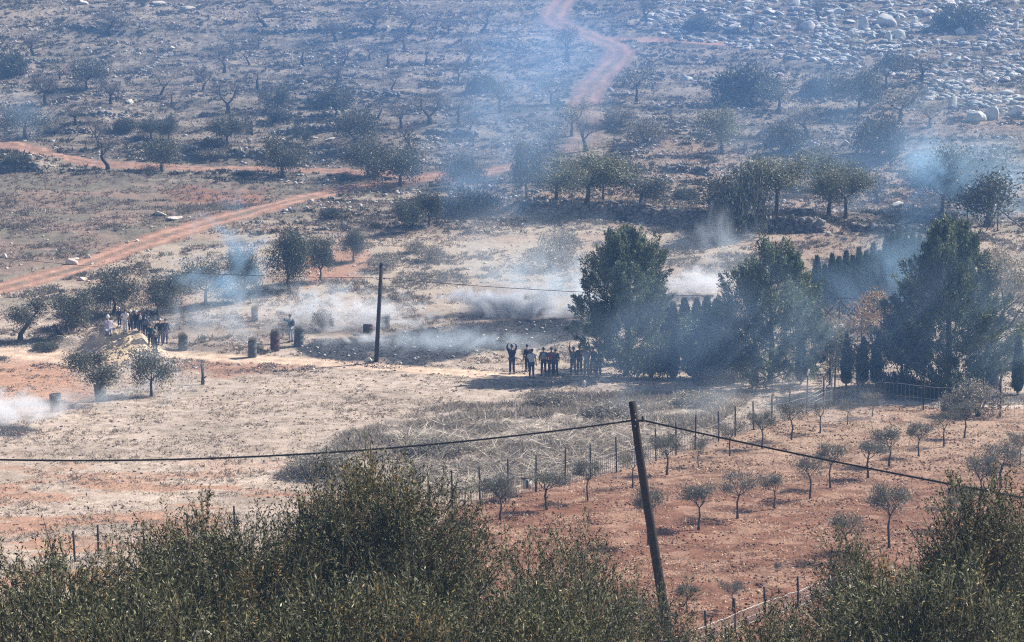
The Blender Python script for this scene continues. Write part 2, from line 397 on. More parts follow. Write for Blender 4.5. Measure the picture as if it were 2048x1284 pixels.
    for k, bp in enumerate(BURN):
        s = sstep(-5, 5, polyd(px + wn * 50, py + wn * 16, bp)); s = s * (1 - .45 * sstep(.62, .72, fbm(x / 1.8, y / 3.5, 143, 3)))
        c = lerp(c, ash, s * .95)
    pm = {}
    for name, ls in TW.items():
        best = np.full(x.shape, -9.); rut = np.full(x.shape, 9.)
        for wx, wy, w in ls:
            d = lined(x, y, wx, wy); best = np.maximum(best, w * (1 + .5 * wn) - d); rut = np.minimum(rut, np.abs(d - w * .48) / w)
        s = sstep(-.25, .3, best)
        base = {'dirt_track': [.42, .25, .18], 'red_path': [.36, .22, .17], 'footpath': [.62, .46, .34]}[name]
        tc = np.tile(np.array(base), x.shape + (1,)); tc = lerp(tc, np.array(base) * .72, sstep(.10, .36, rut) * (1 if name != 'footpath' else .4))
        if name != 'footpath': tc = lerp(tc, np.array([.20, .165, .125]), sstep(.62, .85, best / best.max()) * sstep(.42, .55, fbm(x / 1.2, y / 1.2, 181, 3)) * .75)
        tc = tc * (.70 + .6 * wn2)[..., None]
        s = s * (1 - (.65 if name == 'red_path' else .3) * sstep(.5, .66, fbm(x / 1.3, y / 2.6, 171, 3)) * (rut > .25) * (1 if name != 'footpath' else .5))
        if name == 'red_path': s = s * (.45 + .55 * (1 - sstep(190, 240, py)))
        c = lerp(c, tc, s * (.95 if name != 'red_path' else .85)); pm[name] = best
    c = c * (.86 + .28 * fbm(x / .25, y / .3, 151, 2))[..., None]
    return c, pm, px, py
# ------------------------------------------------------------------ ground mesh
NU = 760
u = np.concatenate([np.linspace(-1.0, -.27, 40)[:-1], np.linspace(-.27, .27, NU), np.linspace(.27, 1.0, 40)[1:]])
rows = [-25.]
while rows[-1] < 478:
    Y = rows[-1]
    rows.append(Y + (2.0 if Y < 60 else max(.075, Y * Y / 86000. * 1.0) if Y < 300 else 2.5))
rows = np.array(rows)
UU, YY = np.meshgrid(u, rows); XX = UU * (YY + 45) * .98
ZZ = height(XX, YY)
colr, pm, PX, PY = albedo(XX, YY, ZZ)
nr, nc = XX.shape; VG = np.stack([XX, YY, ZZ], -1).reshape(-1, 3); CG = colr.reshape(-1, 3)
I = np.arange(nr * nc).reshape(nr, nc)
FG = np.stack([I[:-1, :-1], I[:-1, 1:], I[1:, 1:], I[1:, :-1]], -1).reshape(-1, 4)
fm = lambda a: a[:-1, :-1].reshape(-1)
cls = np.zeros(len(FG), int)
cls[fm(YY) > 160] = 1
for i, k in enumerate(('dirt_track', 'red_path', 'footpath')): cls[fm(pm[k]) > .0] = 2 + i
for i, k in enumerate(('ground', 'hillside', 'dirt_track', 'red_path', 'footpath')):
    F = FG[cls == i]; used = np.unique(F); rm = np.full(len(VG), -1); rm[used] = np.arange(len(used))
    tag(link(k, npmesh(k, VG[used], rm[F], M['ground'], CG[used], True)), kind='structure')
print('ground', nr, nc)
_slow = height
def _gidx(x, y):
    y = np.clip(y, rows[0], rows[-1] - 1e-4); uu = np.clip(x / ((y + 45) * .98), -.9999, .9999)
    j = np.clip(np.searchsorted(rows, y, side='right') - 1, 0, nr - 2); i = np.clip(np.searchsorted(u, uu, side='right') - 1, 0, nc - 2)
    return j, i, (y - rows[j]) / (rows[j + 1] - rows[j]), (uu - u[i]) / (u[i + 1] - u[i])
def gridval(A, x, y):
    x = np.asarray(x, float); y = np.asarray(y, float); x, y = np.broadcast_arrays(x, y)
    j, i, fy, fx = _gidx(x, y)
    return (A[j, i] * (1 - fx) + A[j, i + 1] * fx) * (1 - fy) + (A[j + 1, i] * (1 - fx) + A[j + 1, i + 1] * fx) * fy
def height(x, y): return gridval(ZZ, x, y)
OFFT = np.maximum(np.maximum(pm['dirt_track'], pm['red_path']), pm['footpath'])
_slow = height
def _gidx(x, y):
    y = np.clip(y, rows[0], rows[-1] - 1e-4); uu = np.clip(x / ((y + 45) * .98), -.9999, .9999)
    j = np.clip(np.searchsorted(rows, y, side='right') - 1, 0, nr - 2); i = np.clip(np.searchsorted(u, uu, side='right') - 1, 0, nc - 2)
    return j, i, (y - rows[j]) / (rows[j + 1] - rows[j]), (uu - u[i]) / (u[i + 1] - u[i])
def gridval(A, x, y):
    x = np.asarray(x, float); y = np.asarray(y, float); x, y = np.broadcast_arrays(x, y)
    j, i, fy, fx = _gidx(x, y)
    return (A[j, i] * (1 - fx) + A[j, i + 1] * fx) * (1 - fy) + (A[j + 1, i] * (1 - fx) + A[j + 1, i + 1] * fx) * fy
def height(x, y): return gridval(ZZ, x, y)
OFFT = np.maximum(np.maximum(pm['dirt_track'], pm['red_path']), pm['footpath'])
_slow = height
def _gidx(x, y):
    y = np.clip(y, rows[0], rows[-1] - 1e-4); uu = np.clip(x / ((y + 45) * .98), -.9999, .9999)
    j = np.clip(np.searchsorted(rows, y, side='right') - 1, 0, nr - 2); i = np.clip(np.searchsorted(u, uu, side='right') - 1, 0, nc - 2)
    return j, i, (y - rows[j]) / (rows[j + 1] - rows[j]), (uu - u[i]) / (u[i + 1] - u[i])
def gridval(A, x, y):
    x = np.asarray(x, float); y = np.asarray(y, float); x, y = np.broadcast_arrays(x, y)
    j, i, fy, fx = _gidx(x, y)
    return (A[j, i] * (1 - fx) + A[j, i + 1] * fx) * (1 - fy) + (A[j + 1, i] * (1 - fx) + A[j + 1, i + 1] * fx) * fy
def height(x, y): return gridval(ZZ, x, y)
OFFT = np.maximum(np.maximum(pm['dirt_track'], pm['red_path']), pm['footpath'])
_slow = height
def _gidx(x, y):
    y = np.clip(y, rows[0], rows[-1] - 1e-4); uu = np.clip(x / ((y + 45) * .98), -.9999, .9999)
    j = np.clip(np.searchsorted(rows, y, side='right') - 1, 0, nr - 2); i = np.clip(np.searchsorted(u, uu, side='right') - 1, 0, nc - 2)
    return j, i, (y - rows[j]) / (rows[j + 1] - rows[j]), (uu - u[i]) / (u[i + 1] - u[i])
def gridval(A, x, y):
    x = np.asarray(x, float); y = np.asarray(y, float); x, y = np.broadcast_arrays(x, y)
    j, i, fy, fx = _gidx(x, y)
    return (A[j, i] * (1 - fx) + A[j, i + 1] * fx) * (1 - fy) + (A[j + 1, i] * (1 - fx) + A[j + 1, i + 1] * fx) * fy
def height(x, y): return gridval(ZZ, x, y)
OFFT = np.maximum(np.maximum(pm['dirt_track'], pm['red_path']), pm['footpath'])
_slow = height
def _gidx(x, y):
    y = np.clip(y, rows[0], rows[-1] - 1e-4); uu = np.clip(x / ((y + 45) * .98), -.9999, .9999)
    j = np.clip(np.searchsorted(rows, y, side='right') - 1, 0, nr - 2); i = np.clip(np.searchsorted(u, uu, side='right') - 1, 0, nc - 2)
    return j, i, (y - rows[j]) / (rows[j + 1] - rows[j]), (uu - u[i]) / (u[i + 1] - u[i])
def gridval(A, x, y):
    x = np.asarray(x, float); y = np.asarray(y, float); x, y = np.broadcast_arrays(x, y)
    j, i, fy, fx = _gidx(x, y)
    return (A[j, i] * (1 - fx) + A[j, i + 1] * fx) * (1 - fy) + (A[j + 1, i] * (1 - fx) + A[j + 1, i + 1] * fx) * fy
def height(x, y): return gridval(ZZ, x, y)
OFFT = np.maximum(np.maximum(pm['dirt_track'], pm['red_path']), pm['footpath'])
_slow = height
def _gidx(x, y):
    y = np.clip(y, rows[0], rows[-1] - 1e-4); uu = np.clip(x / ((y + 45) * .98), -.9999, .9999)
    j = np.clip(np.searchsorted(rows, y, side='right') - 1, 0, nr - 2); i = np.clip(np.searchsorted(u, uu, side='right') - 1, 0, nc - 2)
    return j, i, (y - rows[j]) / (rows[j + 1] - rows[j]), (uu - u[i]) / (u[i + 1] - u[i])
def gridval(A, x, y):
    x = np.asarray(x, float); y = np.asarray(y, float); x, y = np.broadcast_arrays(x, y)
    j, i, fy, fx = _gidx(x, y)
    return (A[j, i] * (1 - fx) + A[j, i + 1] * fx) * (1 - fy) + (A[j + 1, i] * (1 - fx) + A[j + 1, i + 1] * fx) * fy
def height(x, y): return gridval(ZZ, x, y)
OFFT = np.maximum(np.maximum(pm['dirt_track'], pm['red_path']), pm['footpath'])
_slow = height
def _gidx(x, y):
    y = np.clip(y, rows[0], rows[-1] - 1e-4); uu = np.clip(x / ((y + 45) * .98), -.9999, .9999)
    j = np.clip(np.searchsorted(rows, y, side='right') - 1, 0, nr - 2); i = np.clip(np.searchsorted(u, uu, side='right') - 1, 0, nc - 2)
    return j, i, (y - rows[j]) / (rows[j + 1] - rows[j]), (uu - u[i]) / (u[i + 1] - u[i])
def gridval(A, x, y):
    x = np.asarray(x, float); y = np.asarray(y, float); x, y = np.broadcast_arrays(x, y)
    j, i, fy, fx = _gidx(x, y)
    return (A[j, i] * (1 - fx) + A[j, i + 1] * fx) * (1 - fy) + (A[j + 1, i] * (1 - fx) + A[j + 1, i + 1] * fx) * fy
def height(x, y): return gridval(ZZ, x, y)
OFFT = np.maximum(np.maximum(pm['dirt_track'], pm['red_path']), pm['footpath'])
_slow = height
def _gidx(x, y):
    y = np.clip(y, rows[0], rows[-1] - 1e-4); uu = np.clip(x / ((y + 45) * .98), -.9999, .9999)
    j = np.clip(np.searchsorted(rows, y, side='right') - 1, 0, nr - 2); i = np.clip(np.searchsorted(u, uu, side='right') - 1, 0, nc - 2)
    return j, i, (y - rows[j]) / (rows[j + 1] - rows[j]), (uu - u[i]) / (u[i + 1] - u[i])
def gridval(A, x, y):
    x = np.asarray(x, float); y = np.asarray(y, float); x, y = np.broadcast_arrays(x, y)
    j, i, fy, fx = _gidx(x, y)
    return (A[j, i] * (1 - fx) + A[j, i + 1] * fx) * (1 - fy) + (A[j + 1, i] * (1 - fx) + A[j + 1, i + 1] * fx) * fy
def height(x, y): return gridval(ZZ, x, y)
OFFT = np.maximum(np.maximum(pm['dirt_track'], pm['red_path']), pm['footpath'])
_slow = height
def _gidx(x, y):
    y = np.clip(y, rows[0], rows[-1] - 1e-4); uu = np.clip(x / ((y + 45) * .98), -.9999, .9999)
    j = np.clip(np.searchsorted(rows, y, side='right') - 1, 0, nr - 2); i = np.clip(np.searchsorted(u, uu, side='right') - 1, 0, nc - 2)
    return j, i, (y - rows[j]) / (rows[j + 1] - rows[j]), (uu - u[i]) / (u[i + 1] - u[i])
def gridval(A, x, y):
    x = np.asarray(x, float); y = np.asarray(y, float); x, y = np.broadcast_arrays(x, y)
    j, i, fy, fx = _gidx(x, y)
    return (A[j, i] * (1 - fx) + A[j, i + 1] * fx) * (1 - fy) + (A[j + 1, i] * (1 - fx) + A[j + 1, i + 1] * fx) * fy
def height(x, y): return gridval(ZZ, x, y)
OFFT = np.maximum(np.maximum(pm['dirt_track'], pm['red_path']), pm['footpath'])
_slow = height
def _gidx(x, y):
    y = np.clip(y, rows[0], rows[-1] - 1e-4); uu = np.clip(x / ((y + 45) * .98), -.9999, .9999)
    j = np.clip(np.searchsorted(rows, y, side='right') - 1, 0, nr - 2); i = np.clip(np.searchsorted(u, uu, side='right') - 1, 0, nc - 2)
    return j, i, (y - rows[j]) / (rows[j + 1] - rows[j]), (uu - u[i]) / (u[i + 1] - u[i])
def gridval(A, x, y):
    x = np.asarray(x, float); y = np.asarray(y, float); x, y = np.broadcast_arrays(x, y)
    j, i, fy, fx = _gidx(x, y)
    return (A[j, i] * (1 - fx) + A[j, i + 1] * fx) * (1 - fy) + (A[j + 1, i] * (1 - fx) + A[j + 1, i + 1] * fx) * fy
def height(x, y): return gridval(ZZ, x, y)
OFFT = np.maximum(np.maximum(pm['dirt_track'], pm['red_path']), pm['footpath'])
_slow = height
def _gidx(x, y):
    y = np.clip(y, rows[0], rows[-1] - 1e-4); uu = np.clip(x / ((y + 45) * .98), -.9999, .9999)
    j = np.clip(np.searchsorted(rows, y, side='right') - 1, 0, nr - 2); i = np.clip(np.searchsorted(u, uu, side='right') - 1, 0, nc - 2)
    return j, i, (y - rows[j]) / (rows[j + 1] - rows[j]), (uu - u[i]) / (u[i + 1] - u[i])
def gridval(A, x, y):
    x = np.asarray(x, float); y = np.asarray(y, float); x, y = np.broadcast_arrays(x, y)
    j, i, fy, fx = _gidx(x, y)
    return (A[j, i] * (1 - fx) + A[j, i + 1] * fx) * (1 - fy) + (A[j + 1, i] * (1 - fx) + A[j + 1, i + 1] * fx) * fy
def height(x, y): return gridval(ZZ, x, y)
OFFT = np.maximum(np.maximum(pm['dirt_track'], pm['red_path']), pm['footpath'])
_slow = height
def _gidx(x, y):
    y = np.clip(y, rows[0], rows[-1] - 1e-4); uu = np.clip(x / ((y + 45) * .98), -.9999, .9999)
    j = np.clip(np.searchsorted(rows, y, side='right') - 1, 0, nr - 2); i = np.clip(np.searchsorted(u, uu, side='right') - 1, 0, nc - 2)
    return j, i, (y - rows[j]) / (rows[j + 1] - rows[j]), (uu - u[i]) / (u[i + 1] - u[i])
def gridval(A, x, y):
    x = np.asarray(x, float); y = np.asarray(y, float); x, y = np.broadcast_arrays(x, y)
    j, i, fy, fx = _gidx(x, y)
    return (A[j, i] * (1 - fx) + A[j, i + 1] * fx) * (1 - fy) + (A[j + 1, i] * (1 - fx) + A[j + 1, i + 1] * fx) * fy
def height(x, y): return gridval(ZZ, x, y)
OFFT = np.maximum(np.maximum(pm['dirt_track'], pm['red_path']), pm['footpath'])
_slow = height
def _gidx(x, y):
    y = np.clip(y, rows[0], rows[-1] - 1e-4); uu = np.clip(x / ((y + 45) * .98), -.9999, .9999)
    j = np.clip(np.searchsorted(rows, y, side='right') - 1, 0, nr - 2); i = np.clip(np.searchsorted(u, uu, side='right') - 1, 0, nc - 2)
    return j, i, (y - rows[j]) / (rows[j + 1] - rows[j]), (uu - u[i]) / (u[i + 1] - u[i])
def gridval(A, x, y):
    x = np.asarray(x, float); y = np.asarray(y, float); x, y = np.broadcast_arrays(x, y)
    j, i, fy, fx = _gidx(x, y)
    return (A[j, i] * (1 - fx) + A[j, i + 1] * fx) * (1 - fy) + (A[j + 1, i] * (1 - fx) + A[j + 1, i + 1] * fx) * fy
def height(x, y): return gridval(ZZ, x, y)
OFFT = np.maximum(np.maximum(pm['dirt_track'], pm['red_path']), pm['footpath'])
_slow = height
def _gidx(x, y):
    y = np.clip(y, rows[0], rows[-1] - 1e-4); uu = np.clip(x / ((y + 45) * .98), -.9999, .9999)
    j = np.clip(np.searchsorted(rows, y, side='right') - 1, 0, nr - 2); i = np.clip(np.searchsorted(u, uu, side='right') - 1, 0, nc - 2)
    return j, i, (y - rows[j]) / (rows[j + 1] - rows[j]), (uu - u[i]) / (u[i + 1] - u[i])
def gridval(A, x, y):
    x = np.asarray(x, float); y = np.asarray(y, float); x, y = np.broadcast_arrays(x, y)
    j, i, fy, fx = _gidx(x, y)
    return (A[j, i] * (1 - fx) + A[j, i + 1] * fx) * (1 - fy) + (A[j + 1, i] * (1 - fx) + A[j + 1, i + 1] * fx) * fy
def height(x, y): return gridval(ZZ, x, y)
OFFT = np.maximum(np.maximum(pm['dirt_track'], pm['red_path']), pm['footpath'])
_slow = height
def _gidx(x, y):
    y = np.clip(y, rows[0], rows[-1] - 1e-4); uu = np.clip(x / ((y + 45) * .98), -.9999, .9999)
    j = np.clip(np.searchsorted(rows, y, side='right') - 1, 0, nr - 2); i = np.clip(np.searchsorted(u, uu, side='right') - 1, 0, nc - 2)
    return j, i, (y - rows[j]) / (rows[j + 1] - rows[j]), (uu - u[i]) / (u[i + 1] - u[i])
def gridval(A, x, y):
    x = np.asarray(x, float); y = np.asarray(y, float); x, y = np.broadcast_arrays(x, y)
    j, i, fy, fx = _gidx(x, y)
    return (A[j, i] * (1 - fx) + A[j, i + 1] * fx) * (1 - fy) + (A[j + 1, i] * (1 - fx) + A[j + 1, i + 1] * fx) * fy
def height(x, y): return gridval(ZZ, x, y)
OFFT = np.maximum(np.maximum(pm['dirt_track'], pm['red_path']), pm['footpath'])
_slow = height
def _gidx(x, y):
    y = np.clip(y, rows[0], rows[-1] - 1e-4); uu = np.clip(x / ((y + 45) * .98), -.9999, .9999)
    j = np.clip(np.searchsorted(rows, y, side='right') - 1, 0, nr - 2); i = np.clip(np.searchsorted(u, uu, side='right') - 1, 0, nc - 2)
    return j, i, (y - rows[j]) / (rows[j + 1] - rows[j]), (uu - u[i]) / (u[i + 1] - u[i])
def gridval(A, x, y):
    x = np.asarray(x, float); y = np.asarray(y, float); x, y = np.broadcast_arrays(x, y)
    j, i, fy, fx = _gidx(x, y)
    return (A[j, i] * (1 - fx) + A[j, i + 1] * fx) * (1 - fy) + (A[j + 1, i] * (1 - fx) + A[j + 1, i + 1] * fx) * fy
def height(x, y): return gridval(ZZ, x, y)
OFFT = np.maximum(np.maximum(pm['dirt_track'], pm['red_path']), pm['footpath'])
_slow = height
def _gidx(x, y):
    y = np.clip(y, rows[0], rows[-1] - 1e-4); uu = np.clip(x / ((y + 45) * .98), -.9999, .9999)
    j = np.clip(np.searchsorted(rows, y, side='right') - 1, 0, nr - 2); i = np.clip(np.searchsorted(u, uu, side='right') - 1, 0, nc - 2)
    return j, i, (y - rows[j]) / (rows[j + 1] - rows[j]), (uu - u[i]) / (u[i + 1] - u[i])
def gridval(A, x, y):
    x = np.asarray(x, float); y = np.asarray(y, float); x, y = np.broadcast_arrays(x, y)
    j, i, fy, fx = _gidx(x, y)
    return (A[j, i] * (1 - fx) + A[j, i + 1] * fx) * (1 - fy) + (A[j + 1, i] * (1 - fx) + A[j + 1, i + 1] * fx) * fy
def height(x, y): return gridval(ZZ, x, y)
OFFT = np.maximum(np.maximum(pm['dirt_track'], pm['red_path']), pm['footpath'])
#@@PART2
# ------------------------------------------------------------------ air
def vol_mat(name, color, density, noise=None, aniso=.2, absorb=None):
    m = bpy.data.materials.new(name); m.use_nodes = True; t = m.node_tree; n = t.nodes; L = t.links; n.clear()
    out = n.new('ShaderNodeOutputMaterial'); v = n.new('ShaderNodeVolumePrincipled')
    v.inputs['Color'].default_value = (*color, 1); v.inputs['Density'].default_value = density; v.inputs['Anisotropy'].default_value = aniso
    L.new(v.outputs[0], out.inputs['Volume'])
    if noise:
        sc, seed, stretch = noise; ng = 1.5 if sc <= .2 else (2.6 if sc < .3 else 3.6)
        tc = n.new('ShaderNodeTexCoord'); geo = n.new('ShaderNodeNewGeometry')
        ln = n.new('ShaderNodeVectorMath'); ln.operation = 'LENGTH'; L.new(tc.outputs['Object'], ln.inputs[0])
        fo = n.new('ShaderNodeMapRange'); fo.inputs[1].default_value = 1.0; fo.inputs[2].default_value = .1
        L.new(ln.outputs['Value'], fo.inputs[0])
        mp = n.new('ShaderNodeMapping'); mp.inputs['Location'].default_value = (seed * 7.3, seed * 3.1, seed); mp.inputs['Scale'].default_value = stretch
        L.new(geo.outputs['Position'], mp.inputs[0])
        tx = n.new('ShaderNodeTexNoise'); tx.inputs['Scale'].default_value = sc; tx.inputs['Detail'].default_value = 5; tx.inputs['Distortion'].default_value = 1.2; tx.inputs['Roughness'].default_value = .62
        L.new(mp.outputs[0], tx.inputs['Vector'])
        ns = n.new('ShaderNodeMath'); ns.operation = 'MULTIPLY_ADD'; L.new(tx.outputs[0], ns.inputs[0]); ns.inputs[1].default_value = ng; ns.inputs[2].default_value = -ng * .52
        a = n.new('ShaderNodeMath'); a.operation = 'ADD'; L.new(fo.outputs[0], a.inputs[0]); L.new(ns.outputs[0], a.inputs[1])
        mr = n.new('ShaderNodeMapRange'); mr.interpolation_type = 'SMOOTHSTEP'; mr.inputs[1].default_value = .25; mr.inputs[2].default_value = 1.5; L.new(a.outputs[0], mr.inputs[0])
        ed = n.new('ShaderNodeMapRange'); ed.interpolation_type = 'SMOOTHSTEP'; ed.inputs[1].default_value = 0; ed.inputs[2].default_value = .22; L.new(fo.outputs[0], ed.inputs[0])
        c = n.new('ShaderNodeMath'); c.operation = 'MULTIPLY'; L.new(mr.outputs[0], c.inputs[0]); L.new(ed.outputs[0], c.inputs[1])
        b = n.new('ShaderNodeMath'); b.operation = 'MULTIPLY'; L.new(c.outputs[0], b.inputs[0]); b.inputs[1].default_value = density * 1.5
        L.new(b.outputs[0], v.inputs['Density'])
    return m
g = Geo(); g.box((-560, -32, -3), (560, 490, 74))
hzo = link('haze', g.mesh('haze', vol_mat('haze_air', (.24, .50, 1.0), .0007, aniso=.1))); tag(hzo, kind='stuff')
def sphere_mesh(name, nu=20, nv=12):
    V = []; F = []
    for j in range(nv + 1):
        ph = math.pi * j / nv
        for i in range(nu): th = 2 * math.pi * i / nu; V.append((math.sin(ph) * math.cos(th), math.sin(ph) * math.sin(th), math.cos(ph)))
    for j in range(nv):
        for i in range(nu): k = (i + 1) % nu; F.append((j*nu+i, (j+1)*nu+i, (j+1)*nu+k, j*nu+k))
    return npmesh(name, V, F, None)
# name px, base py, Y offset, centre height, radii (x,y,z), density, noise, colour
W1 = (.95, .97, 1); W2 = (.8, .91, 1); B1 = (.50, .76, 1); B2 = (.46, .70, 1); B3 = (.46, .66, .92)
SMOKE = [
 ('very broad thin smoke veil hanging over the whole far slope', 1024, 60, -38, 6, (110, 85, 30), .0052, (.012, 31, (1, 1, 1)), (.26, .52, 1)),
 ('white smoke rolling low off the burning grass behind the mid utility pole', 700, 672, 2.0, .9, (8.5, 2.2, 2.2), 1.4, (.55, 1, (1, 1, 1.3)), W1),
 ('white smoke rolling low off the burning grass behind the mid utility pole', 640, 668, 2, 1.6, (3.2, 2.4, 2.4), .5, (.5, 2, (1, 1, 1)), W2),
 ('white smoke rolling low off the burning grass behind the mid utility pole', 730, 688, 0, .3, (3.8, 1.6, .7), 1.3, (.6, 3, (1, 1, 1.5)), W1),
 ('white smoke strip rising along the far edge of the charred ground', 1050, 644, 1.8, .6, (8.5, 1.6, 1.9), 5, (.45, 4, (1, 1, 1.1)), W1),
 ('white smoke strip rising along the far edge of the charred ground', 1110, 636, 2, 1.6, (7.5, 2.5, 3.2), .6, (.38, 5, (1, 1, .8)), W2),
 ('thin smoke lying over the charred ground', 880, 700, 0, .5, (11, 4.5, 1.2), .24, (.3, 6, (1, 1, 1.3)), W2),
 ('white smoke drifting past the steel drums at the near left', 20, 838, 0, .5, (7.5, 3.0, 1.5), 1.2, (.42, 7, (1, 1, 1.3)), W1),
 ('thin smoke around the drum holding the olive tree', 200, 815, 0, .5, (5.6, 2.4, 1.0), .22, (.5, 8, (1, 1, 1.1)), W2),
 ('thin smoke below the slender smoky olive', 320, 790, 0, 1.3, (3.4, 2.2, 2.6), .3, (.5, 9, (1, 1, 1)), W2),
 ('blue smoke puff in front of the two smoky olives on the left', 420, 628, -2, 2.8, (5.4, 2, 4.0), .30, (.34, 10, (1, 1, 1)), B1),
 ('blue smoke puff in front of the two smoky olives on the left', 480, 600, -2, 3.8, (4.4, 2, 5.0), .24, (.34, 11, (1, 1, 1)), B1),
 ('veil of smoke before the barrels on the left', 440, 690, 0, 2.0, (10.5, 2.4, 4.0), .18, (.34, 12, (1, 1, 1)), W2),
 ('dense blue smoke column beside the large tree on the right slope', 1850, 438, -2, 3.8, (6.0, 4, 7.2), .36, (.22, 13, (1, 1, .9)), B1),
 ('dense blue smoke column beside the large tree on the right slope', 1930, 425, -2, 2.4, (8.0, 4, 5.4), .26, (.24, 14, (1, 1, 1)), B1),
 ('pale smoke veil over the large tree at the right edge', 1985, 445, -2.8, 4.4, (6.5, 3, 5.6), .30, (.2, 15, (1, 1, 1)), (.58, .80, 1)),
 ('smoke hanging over the cypress row', 1820, 628, -3.2, 3.4, (7.4, 2.2, 5.4), .20, (.22, 16, (1, 1, .8)), B1),
 ('smoke hanging over the cypress row', 1680, 634, -3.0, 2.6, (6.0, 2.0, 3.6), .10, (.25, 17, (1, 1, .8)), B2),
 ('white smoke lying on the ground behind the cypress hedge', 1400, 588, 0, .8, (5.6, 3, 1.7), .95, (.42, 18, (1, 1, 1.2)), W1),
 ('thin smoke wisp rising behind the cypress hedge', 1440, 560, 0, 2.6, (4.0, 2, 4.0), .18, (.35, 19, (1, 1, .8)), W2),
 ('thin blue smoke drifting across the terraces in the middle', 1010, 420, -5, 6, (15, 5, 11), .13, (.13, 20, (1, 1, .7)), B2),
 ('thin blue smoke drifting across the terraces in the middle', 1060, 310, -8, 9, (15, 5, 13), .095, (.11, 21, (1, 1, .7)), B2),
 ('thin blue smoke drifting across the terraces in the middle', 1130, 190, -8, 6, (17, 5, 10), .07, (.1, 27, (1, 1, .8)), B2),
 ('blue smoke pooling over the shaded bush by the track', 930, 415, -3, 2.2, (6.0, 3, 3.6), .20, (.25, 22, (1, 1, 1)), B2),
 ('blue haze of smoke in front of the pines', 1400, 765, -4, 3.0, (15, 2.0, 8), .17, (.16, 23, (1, 1, 1)), B3),
 ('blue haze of smoke in front of the pines', 1860, 775, -4, 3.5, (14, 2.0, 8.5), .17, (.16, 24, (1, 1, 1)), B3),
 ('blue smoke at the far left above the curving track', 30, 275, -3, 2.5, (7, 3, 4.4), .10, (.2, 25, (1, 1, 1)), B2),
 ('thin smoke over the near brush between the path and the fence', 1500, 850, 0, 1.4, (11, 5, 2.2), .07, (.25, 26, (1, 1, 1)), W2),
 ('broad thin veil of smoke over the right slope', 1750, 400, -8, 5, (28, 4, 14), .09, (.1, 28, (1, 1, .8)), B2),
 ('broad thin veil of smoke over the middle slope', 1050, 600, -3, 3, (20, 4, 6.5), .11, (.14, 29, (1, 1, .8)), W2),
]
smesh = sphere_mesh('smoke')
for lab, px, py, dy, ch, rr, dens, nz, colr_ in SMOKE:
    x, y, z = gp(px, py); y += dy; x = xat(px, y, z); z = hz(x, y)
    me = smesh.copy(); me.materials.append(vol_mat('smoke', colr_, dens, nz, .25))
    o = link('smoke', me, None, (x, y, z + ch)); o.scale = rr; tag(o, lab, 'smoke', 'wisps of smoke', 'stuff')
# ------------------------------------------------------------------ scattered ground cover (uncountable)
rngG = np.random.default_rng(5)
def scatter_pts(rng, n, y0, y1, region=None, pw=1.0, xm=.27):
    Y = y0 + (y1 - y0) * rng.random(n) ** pw; X = (rng.random(n) * 2 - 1) * xm * (Y + 8); Z = height(X, Y)
    px, py = project(X, Y, Z); k = (px > -80) & (px < 2130) & (py > -60) & (py < 1330)
    if region is not None: k &= region(X, Y, px, py)
    return np.stack([X, Y, Z], -1)[k], px[k], py[k]
def not_track(X, Y, px, py, mrg=.2): return gridval(OFFT, X, Y) < -mrg
def blades(rng, P, nb, hgt, wid, base, tip_spread=.6, amt=.3, alt=None, name='dry_grass', label=None):
    n = len(P); pos = np.repeat(P, nb, 0) + np.c_[rng.normal(size=(n * nb, 2)) * hgt * .35, np.full(n * nb, -.02)]
    h = np.repeat(rng.uniform(.5, 1.2, n), nb) * hgt * rng.uniform(.5, 1.1, n * nb)
    d = unit(np.c_[rng.normal(size=(n * nb, 2)) * tip_spread, np.ones(n * nb)])
    V, F, C = leaves(rng, pos, d, h, np.maximum(wid, 0), vary(rng, base, n * nb, amt, alt, .25))
    o = link(name, npmesh(name, V, F, M['grass'], C)); return tag(o, kind='stuff')
def in_poly(poly): return lambda X, Y, px, py: polyd(px, py, poly) > 0
# pale straw over the mown field
P, px, py = scatter_pts(rngG, 60000, 80, 141, lambda X, Y, px, py: (polyd(px, py, ORCH) < 0) & (py > 735) & not_track(X, Y, px, py, .1) & (fbm(X / 1.6, Y / 1.2, 203, 3) > .44))
blades(rngG, P, 4, .13, .045, (.56, .46, .36), 1.6, .4, (.26, .2, .17))
P, px, py = scatter_pts(rngG, 26000, 80, 141, lambda X, Y, px, py: (polyd(px, py, ORCH) < 0) & (py > 735) & not_track(X, Y, px, py, .1) & (fbm(X / 2.2, Y / 1.6, 209, 3) > .55))
blades(rngG, P, 7, .22, .04, (.27, .225, .185), 1.0, .35, (.5, .42, .34))
# weeds of the brush bank
P, px, py = scatter_pts(rngG, 90000, 90, 135, lambda X, Y, px, py: polyd(px + 60 * (fbm(X / 2, Y / 2, 3) - .5), py, BRUSH) > -4)
blades(rngG, P[(fbm(P[:, 0] / 2, P[:, 1] / 1.6, 219, 3) > .46)][:6000], 9, .42, .035, (.27, .235, .195), .9, .35, (.5, .44, .36))
k = (px > 800) & (px < 1330) & (py > 850) & (fbm(P[:, 0] / 1.5, P[:, 1] / 1.5, 223, 3) > .46); Q = P[k][:4200]
V, F, C = leaves(rngG, Q + [0, 0, .12], unit(np.c_[rngG.normal(size=(len(Q), 2)), rngG.uniform(-.05, .45, len(Q))]), rngG.uniform(.5, 1.5, len(Q)), .04, vary(rngG, (.56, .50, .42), len(Q), .25))
tag(link('straw', npmesh('straw', V, F, M['grass'], C)), kind='stuff')
